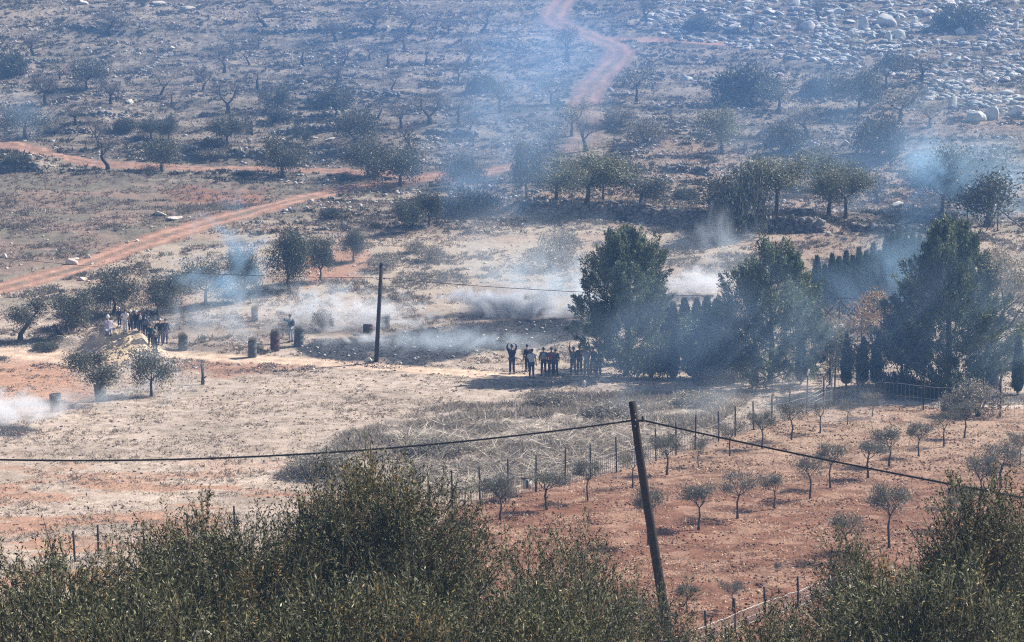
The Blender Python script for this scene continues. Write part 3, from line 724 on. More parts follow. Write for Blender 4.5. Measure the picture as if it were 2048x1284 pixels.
# middle slope and burnt-field margins
P, px, py = scatter_pts(rngG, 110000, 128, 185, lambda X, Y, px, py: (py > 385) & (py < 745) & not_track(X, Y, px, py, 0) & ~((polyd(px, py, BURN[0]) > -2)) & (fbm(X / 2.4, Y / 1.8, 229, 3) > .47))
blades(rngG, P[:26000], 6, .24, .06, (.33, .265, .225), 1.0, .35, (.15, .13, .11))
P2 = P[(fbm(P[:, 0] / 4, P[:, 1] / 3, 233, 3) > .55)][:7000]
blades(rngG, P2, 9, .38, .06, (.17, .16, .13), .7, .3, (.28, .24, .2), name='scrub')
# hillside scrub and grass
P, px, py = scatter_pts(rngG, 160000, 165, 320, lambda X, Y, px, py: (py < 470) & not_track(X, Y, px, py, .2), pw=.85)
q = fbm(P[:, 0] / 3, P[:, 1] / 1.6, 239, 3)
left = polyd(px, py, [(-80,350),(120,350),(560,376),(640,382),(450,432),(200,515),(-80,582)]) > 0
blades(rngG, P[(q < .53)][:30000], 6, .30, .09, (.27, .215, .175), 1.0, .35, (.30, .25, .2))
blades(rngG, P[(q > .555) & ~left][:15000], 12, .42, .11, (.085, .08, .065), .8, .35, (.14, .13, .10), name='scrub')
# charred stubble
P, px, py = scatter_pts(rngG, 60000, 122, 150, lambda X, Y, px, py: (polyd(px, py, BURN[0]) > 2))
blades(rngG, P[:9000], 4, .12, .05, (.05, .055, .06), 1.0, .5, (.22, .21, .2), name='charred_grass')
# leaves and clods littering the orchard floor
P, px, py = scatter_pts(rngG, 150000, 66, 128, lambda X, Y, px, py: (polyd(px, py, ORCH) > 3) & (fbm(X / .9, Y / .8, 245, 3) > .42), pw=1.0)
n = min(len(P), 46000); P = P[:n]
V, F, C = leaves(rngG, P + [0, 0, .03], unit(np.c_[rngG.normal(size=(n, 2)), np.abs(rngG.normal(size=n)) * .5]), rngG.uniform(.04, .14, n), rngG.uniform(.03, .08, n), vary(rngG, (.46, .32, .215), n, .4, (.68, .56, .42), .22))
tag(link('fallen_leaves', npmesh('fallen_leaves', V, F, M['grass'], C)), kind='stuff')
# ------------------------------------------------------------------ stones
ICO_V = None
def ico(sub=1):
    t = (1 + 5 ** .5) / 2
    V = [(-1,t,0),(1,t,0),(-1,-t,0),(1,-t,0),(0,-1,t),(0,1,t),(0,-1,-t),(0,1,-t),(t,0,-1),(t,0,1),(-t,0,-1),(-t,0,1)]
    F = [(0,11,5),(0,5,1),(0,1,7),(0,7,10),(0,10,11),(1,5,9),(5,11,4),(11,10,2),(10,7,6),(7,1,8),(3,9,4),(3,4,2),(3,2,6),(3,6,8),(3,8,9),(4,9,5),(2,4,11),(6,2,10),(8,6,7),(9,8,1)]
    V = [np.array(v) / np.linalg.norm(v) for v in V]
    for _ in range(sub):
        mp = {}; F2 = []
        def mid(a, b):
            k = (min(a, b), max(a, b))
            if k not in mp: v = V[a] + V[b]; V.append(v / np.linalg.norm(v)); mp[k] = len(V) - 1
            return mp[k]
        for a, b, c in F: x, y, z = mid(a, b), mid(b, c), mid(c, a); F2 += [(a,x,z),(b,y,x),(c,z,y),(x,y,z)]
        F = F2
    return np.array(V), np.array(F)
ICO = [ico(0), ico(1), ico(2)]
def rocks(rng, P, size, base, sub=0, flat=.6, amt=.2, sink=.2, elong=1.0):
    V0, F0 = ICO[sub]; n = len(P); m = len(V0)
    s = np.broadcast_to(np.asarray(size, float), (n,))
    sc = np.stack([s * rng.uniform(.7, 1.2, n) * elong, s * rng.uniform(.7, 1.2, n), s * flat * rng.uniform(.6, 1.2, n)], -1)
    off = rng.normal(size=(n, m, 1)) * .16
    V = V0[None] * (1 + off); V = np.sign(V) * np.abs(V) ** .75; V = V * sc[:, None]
    a = rng.uniform(0, 6.28, n) if elong == 1 else rng.normal(size=n) * .4
    c, q = np.cos(a)[:, None], np.sin(a)[:, None]; t = rng.normal(size=n)[:, None] * .15
    X = V[..., 0] * c - V[..., 1] * q; Yv = V[..., 0] * q + V[..., 1] * c; Zv = V[..., 2] + t * X
    V = np.stack([X, Yv, Zv], -1) + P[:, None] + np.array([0, 0, 1.]) * (s * flat * (1 - sink) * .5)[:, None, None]
    F = F0[None] + (np.arange(n) * m)[:, None, None]
    C = np.repeat(vary(rng, base, n, amt), m, 0)
    return V.reshape(-1, 3), F.reshape(-1, 3), C
rngR = np.random.default_rng(11)
LIME = (.60, .575, .53)
def rubble(name, P, size, base=LIME, **k):
    V, F, C = rocks(rngR, P, size, base, **k); tag(link(name, npmesh(name, V, F, M['stone'], C)), kind='stuff')
OUT = [(1300,-60),(1500,-60),(2100,-60),(2100,250),(1880,235),(1830,160),(1550,112),(1380,85),(1280,70)]
P, px, py = scatter_pts(rngR, 120000, 200, 320, lambda X, Y, px, py: (polyd(px, py, OUT) > 0) & (fbm(X / 3.5, Y / 2.2, 251, 3) > .5))
rubble('limestone_rubble', P[:2700], rngR.uniform(.08, .50, 2700), (.42, .41, .385), flat=.62, sub=1, amt=.4, elong=1.35, sink=.75)
P, px, py = scatter_pts(rngR, 60000, 165, 320, lambda X, Y, px, py: (py < 460) & not_track(X, Y, px, py, .1) & (fbm(X / 3.5, Y / 1.6, 257, 3) > .56) & ((px > 560) | (py < 345)))
rubble('scattered_stones', P[:6500], rngR.uniform(.06, .26, min(6500, len(P))), (.5, .46, .43), flat=.6)
P, px, py = scatter_pts(rngR, 60000, 130, 180, lambda X, Y, px, py: (py > 380) & (py < 740) & not_track(X, Y, px, py, .1))
rubble('small_stones', P[:1500], rngR.uniform(.04, .13, 1500), (.6, .54, .48), flat=.6)
P, px, py = scatter_pts(rngR, 60000, 66, 130, lambda X, Y, px, py: (polyd(px, py, ORCH) > 3))
P = P[fbm(P[:, 0] / 1.4, P[:, 1] / 1.1, 301, 3) > .5]; NN = min(len(P), 11000); P = P[:NN]
rubble('soil_clods', P, rngR.uniform(.02, .075, NN) * rngR.uniform(.5, 1, NN), (.25, .13, .08), flat=.8)
P, px, py = scatter_pts(rngR, 30000, 70, 140, lambda X, Y, px, py: (polyd(px, py, ORCH) < 0) & (py > 735))
rubble('field_clods', P[:1600], rngR.uniform(.03, .09, 1600), (.22, .16, .13), flat=.6)
# heap of dug soil: clods
x0, y0, _ = gp(240, 700)
n = 170; ax = rngR.normal(size=n) * 1.3 + x0; ay = rngR.normal(size=n) * .9 + y0; P = np.stack([ax, ay, height(ax, ay)], -1)
rubble('heap_clods', P, rngR.uniform(.04, .10, n), (.58, .47, .30), flat=.8)
# boulders, one object each
def boulder(px, py, wpx, hpx, label, elong=1.3, tilt=0, grp='limestone boulders on the slope', base=LIME):
    x, y, z = gp(px, py); s = wpx / pxm(y) / 2
    h = hpx / pxm(y); V0, F0 = ICO[2]
    V = V0 * (1 + rngR.normal(size=(len(V0), 1)) * .03)
    for q in range(13):                      # planar fractures
        nrm = unit(rngR.normal(size=3)); lim = rngR.uniform(.32, .75); dd = V @ nrm; V = V - np.clip(dd - lim, 0, None)[:, None] * nrm * .85
    k = rngR.normal(size=3); V = V * (1 + .2 * np.sin(V @ (k * 1.6) + k[0]) + .12 * np.sin(V @ (k[::-1] * 4.1)))[:, None]
    V = V * [s * 1.25, s * rngR.uniform(.7, 1.0), h * .75]; V[:, 2] += h * .22
    cc = vary(rngR, base, 1, .14)
    o = link('boulder', npmesh('boulder', V, F0, M['stone'], np.repeat(cc, len(V), 0)), None, (x, y, z)); o.rotation_euler = (0, rngR.normal() * .15, rngR.uniform(-.5, .5))
    return tag(o, label, 'boulder', grp)
big = [(1590,20,30,9,'flat white ledge'),(1670,28,36,14,'big bright block standing highest'),(1615,57,34,22,'rounded white boulder'),(1640,55,26,10,'flat slab beside the rounded boulder'),
 (1765,50,40,22,'broad cream boulder'),(1725,58,20,28,'upright white boulder'),(1900,14,44,12,'long white ledge'),(1850,30,30,16,'bright ledge end block'),(1890,50,12,30,'narrow leaning white stone'),
 (1950,65,34,12,'flat cream slab'),(1990,70,24,14,'grey squared block'),(1470,55,40,10,'long pale slab'),(1515,60,16,18,'split pale boulder'),(1605,20,20,10,'low white stone'),
 (1830,48,14,20,'upright grey stone'),(1860,45,22,18,'blocky pale stone'),(1700,72,22,18,'squat grey boulder'),(1800,75,26,16,'grey fractured block'),(1780,80,16,18,'narrow grey block'),(1920,70,20,16,'pale cube-like block'),
 (1555,112,18,8,'lone bright stone'),(1627,122,18,9,'bright stone by the small bushes'),(1440,165,28,14,'white stone pile top left of the dark bush'),(1370,160,26,14,'whitish rock left of the stone cairn'),
 (1900,150,26,10,'bright flat stone'),(1855,190,12,26,'slanting white slab'),(1905,215,18,26,'tall pale outcrop'),(2030,230,28,30,'white split outcrop at the right edge'),(1985,235,40,30,'grey shaded outcrop'),(1945,240,40,28,'grey rounded outcrop in shade'),
 (1880,165,26,8,'long pale ledge'),(2010,190,30,12,'pale ledge'),(1790,415,28,13,'large cream boulder in the clearing by the smoke'),(1830,415,8,8,'small cream stone right of the cream boulder'),
 (1620,290,22,12,'white rock in a cluster'),(1635,292,18,14,'white angular rock in a cluster'),(1665,275,8,18,'pointed white stone'),(1690,290,18,12,'white sloping rock'),(1520,270,18,12,'pale lone rock'),
 (1560,150,16,8,'small white stone'),(1800,35,22,10,'white ledge block'),(1745,30,30,9,'flat white block'),(1690,12,30,8,'flat ledge'),(1780,10,22,8,'ledge block'),(1960,30,24,10,'pale ledge'),(2030,55,22,12,'pale block'),
 (1540,25,28,8,'thin pale slab'),(1500,30,18,8,'pale slab'),(1440,30,18,7,'small slab'),(1400,22,26,9,'white slab'),(1340,30,24,6,'thin white slab'),(1650,75,16,12,'low grey stone below the rounded boulder'),(1745,75,18,14,'grey stone below the cream boulder'),(1870,85,16,12,'small grey stone lowest in the middle'),(1965,95,18,10,'small grey stone lowest at the right')]
for px, py, w, h, lb in big:
    where = 'in the top right outcrop' if py < 130 and px > 1300 else 'on the right slope'
    boulder(px, py, w, h, lb + ' ' + where)
for i in range(110):
    while True:
        px = rngR.uniform(1290, 2060); py = rngR.uniform(-5, 100) if rngR.random() < .75 else rngR.uniform(100, 240)
        if polyd(np.array([px]), np.array([py]), OUT)[0] > 4: break
    boulder(px, py, rngR.uniform(8, 26), rngR.uniform(4, 12), 'small pale limestone rock half buried in the rocky upper right slope', grp='small rocks half buried in the upper right slope')
sing = [(140,528,22,12,'larger cream rock left of the dirt track, under the sagging wire'),(150,519,18,5,'flat cream stone touching the larger cream rock'),(108,503,16,8,'lone whitish rock on the smooth grassy slope'),
 (176,516,14,7,'cream stone near the lower edge of the dirt track'),(195,506,16,6,'thin cream slab close to the dirt track'),(184,529,8,7,'small dark-sided stone on the track verge'),(10,514,16,9,'cream rock at the far left edge'),
 (275,482,10,6,'small stone on the bank above the dirt track'),(255,486,10,5,'low stone on the bank above the dirt track'),(320,430,38,9,'long flat cream ledge in the grassy slope'),(355,438,34,8,'broken cream ledge right of the long ledge'),
 (165,560,18,7,'white stone between the track and the left olives'),(720,414,14,9,'white stone below the merging tracks'),(582,458,8,8,'pointed white stone on the middle slope'),(652,460,10,6,'small cream stone on the middle slope'),(632,467,12,7,'cream rock above the isolated olives'),
 (213,145,20,11,'bright white boulder beside the wide forked olive'),(258,206,18,12,'white rock above the left orchard rows'),(181,105,10,7,'whitish stone on the upper left terrace'),(345,97,12,6,'flat white stone on the upper left terrace'),(377,18,28,12,'white boulder in the rubble at the top'),(315,8,34,10,'pale ledge at the top edge of the slope'),(170,8,26,10,'bright white rocks at the top left edge'),
 (480,305,14,12,'bright yellowish stone in the rubble wall'),(660,280,34,8,'flat yellowish ledge under the small olive'),(625,276,20,5,'thin yellowish ledge beside the flat one under the olive'),(980,60,14,6,'small grey stone lying under the leaning bare tree at the top'),(1250,237,14,8,'lone white stone right of the red path'),(1080,258,12,7,'pale stone half veiled by thin smoke left of the red path'),
 (1112,462,8,8,'small white stone above the pine, left one'),(1165,498,8,8,'white stone beside the leftmost pine top'),(540,705,8,5,'white stone at the path edge by the barrels'),(738,722,14,7,'white stone at the foot of the mid utility pole'),(1168,772,8,12,'upright cream stone beside the footpath'),(1062,770,14,6,'small cream stone below the standing group'),
 (1374,848,14,8,'white stone beside the fence posts'),(1340,858,10,5,'small white stone by the wire fence'),(62,672,10,6,'pale stone by the leaning olive'),(128,680,20,9,'cream rubble stone beside the crouching figure'),(700,630,10,8,'round grey stone on the burnt field margin'),
 (1655,470,14,7,'white stone above the cypress row'),(1690,478,18,7,'cream stone above the cypress row')]
for px, py, w, h, lb in sing: boulder(px, py, w, h, lb, base=(.66, .60, .50))
for px, py, w, h, lb in [(1655,790,14,5,'tiny pale stone right at the fence corner'),(1850,766,34,10,'flat pale boulder left of the tallest pine trunk'),(1893,772,44,18,'largest sunlit pale boulder under the tallest pine'),(1965,772,40,11,'low pale boulder right of the tallest pine trunk'),(2030,772,26,14,'pale boulder at the right edge behind the fence'),(1815,752,36,9,'thin pale ledge highest behind the wire fence'),(1740,760,20,12,'pale stone between two slim black cypresses'),(1700,765,22,8,'flat pale stone beside the leftmost slim black cypress')]:
    boulder(px, py, w, h, lb, grp='pale boulders behind the wire fence', base=(.66,.60,.50))
# dry stone walls
for (lab, wx, wy, hh) in WW:
    L = np.r_[0, np.cumsum(np.hypot(np.diff(wx), np.diff(wy)))]; n = int(L[-1] * 16 * hh) + 30
    s = rngR.random(n) * L[-1]; x = np.interp(s, L, wx) ; y = np.interp(s, L, wy)
    t = rngR.random(n); y = y + rngR.uniform(-.3, .12, n) + t * .25
    zb = height(x, y - .5)
    z = zb + t * hh * (.75 + .35 * fbm(s / 1.4, s * 0, 7, 2)) - .1
    V, F, C = rocks(rngR, np.stack([x, y, z], -1), rngR.uniform(.14, .30, n), (.24, .225, .21), sub=0, flat=.75, amt=.45)  # stone colour lowered to deepen the shade on the wall faces
    c0 = np.array([wx.mean(), wy.mean(), hz(wx.mean(), wy.mean())])
    o = link('stone_wall', npmesh('stone_wall', V - c0, F, M['stone'], C), None, tuple(c0)); tag(o, lab, 'wall')
#@@PART3
def vnoise3(P, seed):
    return (vnoise(P[:, 0] + P[:, 2] * .7, P[:, 1] * .9 + P[:, 2], seed) + vnoise(P[:, 2] * 1.3 + 5, P[:, 0] - P[:, 1], seed + 3)) / 2
# ------------------------------------------------------------------ plant prototypes (mesh data shared by copies)
def clumps(rng, C, per, rad, L, Wd, base, amt=.25, alt=None, p=.2, upb=.25, flat=.8):
    n = len(C) * per; off = rng.normal(size=(n, 3)) * rad * [1, 1, flat]; pos = np.repeat(C, per, 0) + off
    d = unit(off / (np.abs(off).max() + 1e-9) * .8 + rng.normal(size=(n, 3)) * .55 + [0, 0, upb])
    cl = np.repeat(rng.uniform(.72, 1.28, len(C)), per)[:, None]
    return leaves(rng, pos, d, L * rng.uniform(.6, 1.3, n), Wd * rng.uniform(.7, 1.3, n), vary(rng, base, n, amt, alt, p) * cl)
def join(parts):
    V = []; F = []; C = []; n = 0
    for v, f, c in parts: V.append(v); F.append(f + n); C.append(c); n += len(v)
    return np.concatenate(V), np.concatenate(F), np.concatenate(C)
def norm_to(V, segs, H, Wd):
    return H, Wd
PROTO = {}
def reg(kind, crown, trunk, H, Wd): PROTO.setdefault(kind, []).append((crown, trunk, H, Wd))
OLG = (.095, .10, .074); OLG2 = (.18, .185, .135)
def mk_olive(kind, rng, nl, leafL, per, col, alt, trunk_h=.95, spread=.85, sparse=1.0, rad=.30, limb=1.1, up=.55, lean=(0, 0), bark='bark', r0=.125):
    segs, tips = skeleton(rng, trunk_h, r0, nl, limb, spread, lean, 2, up)
    C = tips[rng.random(len(tips)) < sparse]
    extra = C[rng.integers(0, len(C), int(len(C) * .6))] + rng.normal(size=(int(len(C) * .6), 3)) * .35
    C = np.vstack([C, extra]); C = C[C[:, 2] > trunk_h * .9]
    V, F, cc = clumps(rng, C, per, rad, leafL, leafL * .42, col, .28, alt, .25)
    cr = npmesh('crown', V, F, M['leaf'], cc); H = np.percentile(V[:, 2], 99); Wd = np.percentile(V[:, 0], 98) - np.percentile(V[:, 0], 2)
    reg(kind, cr, trunkmesh('trunk', segs, M[bark]), H, Wd)
def mk_bare(kind, rng, nl, lean=(0, 0), trunk_h=1.2, tw=26, col=(.17, .15, .14), spread=.55):
    segs, tips = skeleton(rng, trunk_h, .15, nl, 1.0, spread, lean, 2, .8)
    n = len(tips) * tw; pos = np.repeat(tips, tw, 0) + rng.normal(size=(n, 3)) * .22
    d = unit(rng.normal(size=(n, 3)) * .6 + [0, 0, .75])
    V, F, cc = leaves(rng, pos, d, rng.uniform(.25, .7, n), .022, vary(rng, col, n, .25))
    m2 = len(tips) * 5; p2 = np.repeat(tips, 5, 0) + rng.normal(size=(m2, 3)) * .35
    V2, F2, c2 = leaves(rng, p2, unit(rng.normal(size=(m2, 3))), .12, .06, vary(rng, (.17, .15, .11), m2, .3))
    V, F, cc = join([(V, F, cc), (V2, F2, c2)])
    cr = npmesh('crown', V, F, M['twig'], cc); H = np.percentile(V[:, 2], 99); Wd = np.percentile(V[:, 0], 98) - np.percentile(V[:, 0], 2)
    reg(kind, cr, trunkmesh('trunk', segs, M['barkdark']), H, Wd)
for i in range(5): mk_olive('olive', np.random.default_rng(100 + i), 3 + i % 2, .17, 105, OLG, OLG2, rad=.36)
for i in range(2): mk_olive('oliveV', np.random.default_rng(110 + i), 3, .17, 100, OLG, OLG2, trunk_h=.7, spread=1.0, limb=1.15, sparse=.9, rad=.38)
for i in range(3): mk_olive('greenolive', np.random.default_rng(120 + i), 4, .16, 72, (.19, .20, .125), (.28, .285, .175), trunk_h=1.5, rad=.34)
for i in range(3): mk_olive('sparse', np.random.default_rng(130 + i), 3, .15, 20, (.15, .15, .10), (.20, .20, .14), trunk_h=1.2, up=.8)
for i in range(2): mk_olive('middark', np.random.default_rng(140 + i), 4, .15, 120, (.08, .095, .07), (.16, .17, .12), trunk_h=.7, up=.8, spread=.6, rad=.36)
for i in range(2): mk_bare('bareV', np.random.default_rng(150 + i), 2, spread=.7, trunk_h=.8)
for i in range(3): mk_bare('bare', np.random.default_rng(160 + i), 3, lean=(.25 * (i - 1), 0))
for i in range(2): mk_bare('barelean', np.random.default_rng(170 + i), 2, lean=(.5, 0), tw=14)
mk_bare('sapling', np.random.default_rng(180), 1, tw=10, trunk_h=1.4, spread=.15)
def mk_bush(kind, seed, col, alt, n=60, per=70, L=.14):
    rng = np.random.default_rng(seed); th = rng.uniform(0, 6.28, n); r = np.sqrt(rng.random(n)); z = rng.random(n) ** .8
    C = np.stack([r * np.cos(th) * 1.1, r * np.sin(th) * .8, .12 + z * 1.0 * np.sqrt(1 - r * r * .8)], -1)
    V, F, cc = clumps(rng, C, per, .17, L, L * .45, col, .3, alt, .25, upb=.5)
    segs = [(np.array([[0, 0, -.1], [q * .2, w * .2, .3], [q * .35, w * .3, .6]]), np.array([.05, .035, .02])) for q, w in rng.uniform(-1, 1, (6, 2))]
    reg(kind, npmesh('crown', V, F, M['leaf'], cc), trunkmesh('stem', segs, M['bark'], 5), np.percentile(V[:, 2], 99), np.percentile(V[:, 0], 98) - np.percentile(V[:, 0], 2))
for i in range(3): mk_bush('bush', 200 + i, (.09, .10, .075), (.17, .175, .125))
for i in range(2): mk_bush('greybush', 210 + i, (.24, .22, .18), (.34, .31, .25), 45, 60, .12)
def mk_young(seed, tall=1.0, per=30):
    rng = np.random.default_rng(seed); segs, tips = skeleton(rng, .95, .035, 4, .45, .75, (rng.normal() * .05, 0), 2, .9)
    V, F, cc = clumps(rng, tips, per, .12, .085, .022, (.12, .13, .10), .3, (.2, .21, .165), .3, upb=.9)
    n = len(tips) * 8; p = np.repeat(tips, 8, 0) + rng.normal(size=(n, 3)) * .08
    tw = leaves(rng, p, unit(rng.normal(size=(n, 3)) * .4 + [0, 0, 1]), rng.uniform(.1, .35, n), .012, vary(rng, (.15, .13, .11), n, .2))
    V, F, cc = join([(V, F, cc), tw])
    reg('young', npmesh('crown', V, F, M['leaf'], cc), trunkmesh('trunk', segs, M['bark'], 6), np.percentile(V[:, 2], 99), np.percentile(V[:, 0], 98) - np.percentile(V[:, 0], 2))
for i in range(5): mk_young(220 + i, per=22 + 6 * i)
def mk_pine(seed, H, Wd, prof_pts, npl, col=(.10, .135, .085), alt=(.27, .30, .17), base_h=.12, ragged=.34):  # alt: sunlit tip colour painted onto random needles
    rng = np.random.default_rng(seed); segs = []; tr = np.array([[0, 0, -.2], [.08, 0, H * .3], [-.05, .05, H * .65], [0, 0, H * .93]])
    segs.append((tr, np.array([.2, .17, .1, .02]) * H / 9))
    zz = np.array([p[0] for p in prof_pts]); rr = np.array([p[1] for p in prof_pts])
    lob = rng.normal(size=(8, 3))
    z = rng.random(npl) ** .85; th = rng.uniform(0, 2 * np.pi, npl); rad = np.interp(z, zz, rr) * (.35 + .65 * rng.random(npl) ** .55)
    rad = rad * (1 + ragged * np.sin(3 * th + 9 * z) + ragged * .8 * np.sin(5 * th - 17 * z + 1))
    C = np.stack([rad * np.cos(th) * Wd / 2, rad * np.sin(th) * Wd / 2, (base_h + (1 - base_h) * z) * H - .6], -1)
    out = unit(np.stack([np.cos(th) * rad, np.sin(th) * rad, .55 + .9 * z], -1) + rng.normal(size=(npl, 3)) * .18)
    for k in range(0, npl, 22):
        p0 = np.array([0, 0, max(.3, C[k, 2] - .5 * np.hypot(C[k, 0], C[k, 1]))]); segs.append((np.array([p0, (p0 + C[k]) / 2 + [0, 0, -.08], C[k]]), np.array([.05, .032, .015])))
    per = 110; L = rng.uniform(.5, 1.2, npl) * (.75 + .45 * z)
    s = rng.random((npl, per)); w = .19 * (1 - s * .75)
    keep = vnoise3(C / 1.05, seed) > .35; C = C[keep]; out = out[keep]; L = L[keep]; s = s[keep]; w = w[keep]; npl = len(C)
    P = C[:, None] + out[:, None] * (s * L[:, None])[..., None] + rng.normal(size=(npl, per, 3)) * w[..., None]
    d = unit(out[:, None] * 1.0 + rng.normal(size=(npl, per, 3)) * .45); n = npl * per
    cl = np.repeat(rng.uniform(.6, 1.4, npl) * (.6 + .8 * vnoise3(C / 1.6 + 4, seed + 2)), per)[:, None]  # plume tone varied to paint lit and dim clumps into the colour
    V, F, cc = leaves(rng, P.reshape(-1, 3), d.reshape(-1, 3), rng.uniform(.14, .26, n), .065, vary(rng, col, n, .25, alt, .18) * cl)
    return npmesh('crown', V, F, M['leaf'], cc), trunkmesh('trunk', segs, M['bark'], 8)
rc = np.random.default_rng(300)
def mk_cyp(kind, seed, H=5., r=.42, col=(.055, .085, .06), n=5200):
    rng = np.random.default_rng(seed); z = rng.random(n) ** .9; th = rng.uniform(0, 6.28, n)
    rr = r * np.interp(z, [0, .12, .35, .7, .9, 1], [.55, .9, 1, .62, .25, .02]) * (.6 + .45 * rng.random(n)) * (1 + .18 * np.sin(4 * th + 20 * z))
    P = np.stack([rr * np.cos(th), rr * np.sin(th), .25 + z * (H - .5)], -1)
    d = unit(np.stack([np.cos(th) * .25, np.sin(th) * .25, np.ones(n)], -1) + rng.normal(size=(n, 3)) * .15)
    V, F, cc = leaves(rng, P, d, rng.uniform(.2, .4, n), .07, vary(rng, col, n, .3, (.07, .10, .06), .2))
    reg(kind, npmesh('crown', V, F, M['leaf'], cc), trunkmesh('trunk', [(np.array([[0, 0, -.1], [0, 0, .3], [0, 0, H * .6]]), np.array([.09, .08, .03]))], M['bark'], 6), H, 2 * r)
for i in range(3): mk_cyp('cypress', 310 + i)
# ------------------------------------------------------------------ placing plants
NAMES = {'olive': 'olive_tree', 'oliveV': 'olive_tree', 'greenolive': 'olive_tree', 'sparse': 'olive_tree', 'middark': 'olive_tree', 'bareV': 'almond_tree', 'bare': 'almond_tree',
         'barelean': 'almond_tree', 'sapling': 'almond_sapling', 'bush': 'bush', 'greybush': 'bush', 'young': 'young_olive_tree', 'cypress': 'cypress_tree'}
pr = random.Random(4)
def put(kind, x, y, h, w, label, cat='tree', group=None, rz=None, z=None, sink=0, variant=None):
    cr, tr, H, Wd = PROTO[kind][pr.randrange(len(PROTO[kind])) if variant is None else variant]
    z = hz(x, y) if z is None else z
    rz = pr.choice([pr.uniform(-.5, .5), math.pi + pr.uniform(-.5, .5)]) if rz is None else rz
    s = w / Wd; r = thing(NAMES.get(kind, kind), label, cat, (x, y, z - sink), rz, group, (s, s, h / H))
    link('stem' if 'bush' in kind else 'trunk', tr, r); link('foliage' if 'bush' in kind else 'crown', cr, r)
    return r
def plant(kind, px, py, hp, wp, label, cat='tree', group=None, **k):
    x, y, z = gp(px, py); q = pxm(y); return put(kind, x, y, hp / q, wp / q, label, cat, group, **k)
ORD = ['first', 'second', 'third', 'fourth', 'fifth', 'sixth', 'seventh', 'eighth', 'ninth', 'tenth', 'eleventh', 'twelfth', 'thirteenth', 'fourteenth', 'fifteenth', 'sixteenth', 'seventeenth', 'eighteenth', 'nineteenth', 'twentieth']
# kind, base x, base y, height, width
HILL = [('bareV',219,70,50,70),('bare',67,112,42,50),('oliveV',173,178,62,72),('bare',91,210,62,60),('bare',222,208,48,48),('bare',198,296,68,44),('olive',50,275,62,110),('bush',15,150,45,70),
 ('barelean',216,338,75,60),('oliveV',324,343,66,72),('barelean',322,190,46,42),('sapling',343,212,36,20),('bare',405,182,42,38),('bare',397,165,34,36),('bareV',449,145,60,46),('sparse',466,108,48,44),('barelean',499,130,38,36),
 ('sparse',517,98,42,40),('barelean',531,54,42,60),('sapling',515,178,44,32),('bareV',455,226,68,64),('olive',455,290,62,66),('bareV',503,270,50,42),('oliveV',556,222,52,62),('olive',302,278,44,46),('olive',337,283,56,44),
 ('olive',609,288,38,34),('olive',566,354,84,98),('sapling',605,132,42,34),('bare',672,82,46,50),('sparse',654,76,40,32),('bare',742,68,52,60),('bareV',818,68,48,64),('bareV',808,100,42,40),('bareV',739,120,36,32),
 ('barelean',687,130,48,38),('sapling',776,135,40,34),('sapling',853,130,32,30),('sparse',897,68,42,42),('barelean',962,68,56,54),('sparse',923,92,54,38),('bareV',936,133,52,56),('bare',915,165,44,32),('barelean',783,180,44,36),
 ('bare',670,178,48,38),('olive',672,236,66,70),('barelean',755,238,44,42),('bare',801,258,54,52),('bareV',858,250,66,76),('barelean',820,293,48,46),('sapling',917,248,58,28),('bare',939,264,36,34),('oliveV',710,296,76,78),
 ('olive',736,353,76,90),('oliveV',800,373,86,116),('olive',926,380,76,78),('sparse',120,160,40,50),('bare',150,250,40,50),('bush',640,215,28,50),('bush',250,262,26,46),('bush',965,185,34,60),('bush',560,245,26,48),
 ('bush',35,330,22,50),('greybush',420,318,22,60),('bush',490,352,12,40),('bush',430,298,22,50)]  # flattest bush here is added in place of an olive's cast shadow
RIGHT = [('olive',1052,402,120,64),('greenolive',1113,403,92,100),('greenolive',1175,413,112,136),('greenolive',1206,402,82,70),('olive',1281,411,86,110),('sparse',1000,226,72,62),('sparse',1103,210,62,60),('sparse',1143,272,70,66),
 ('bareV',1133,122,72,70),('sparse',1273,203,84,68),('greybush',1290,288,54,76),('bare',1172,302,66,54),('greenolive',1443,309,96,84),('barelean',1341,250,28,14),('bush',1492,210,76,132),('sparse',1558,222,72,84),('sparse',1667,192,60,62),
 ('olive',1718,230,88,104),('bush',1645,188,34,70),('sparse',1772,177,64,66),('bare',1845,166,54,62),('bareV',1612,276,64,84),('bush',1570,304,52,84),('bush',1755,312,76,92),('greenolive',1553,433,124,118),('bush',1478,476,120,112),
 ('olive',1470,440,110,120),('greenolive',1658,432,118,110),('greenolive',1690,437,104,112),('bare',1757,407,70,50),('olive',1975,450,150,160),('olive',1885,428,110,120),('bare',1638,42,44,36),('bare',1295,50,52,40),('sparse',1965,150,44,44),
 ('bush',1925,62,50,100),('bush',1400,60,28,60),('sparse',1700,100,34,40),('olive',1640,380,84,90),('bush',1370,402,26,50),('bush',940,432,50,110),('bush',1790,140,30,60),('sparse',1800,245,70,96),('bare',1500,60,34,40),('bush',1560,280,30,60),
 ('sparse',1100,300,60,60),('greybush',1240,250,36,60),('sparse',1860,255,50,60)]
KW = {'olive': 'dense grey-green olive tree', 'oliveV': 'olive tree on two splayed limbs', 'greenolive': 'yellow-green round-headed tree', 'sparse': 'thin-leaved pale tree', 'bareV': 'bare dark-forked almond tree',
      'bare': 'leafless twiggy almond tree', 'barelean': 'bare leaning almond tree', 'sapling': 'slim straight bare sapling', 'bush': 'dark rounded bush', 'greybush': 'grey dry bush'}  # bush wording also labels the one shadow stand-in on the left slope
ZL = [(0, 85, 'on the highest left terraces'), (85, 140, 'on the second left terraces'), (140, 200, 'midway up the left slope'),
      (200, 262, 'on the lower left terraces'), (262, 305, 'just above the level track'), (305, 400, 'beside the level track')]
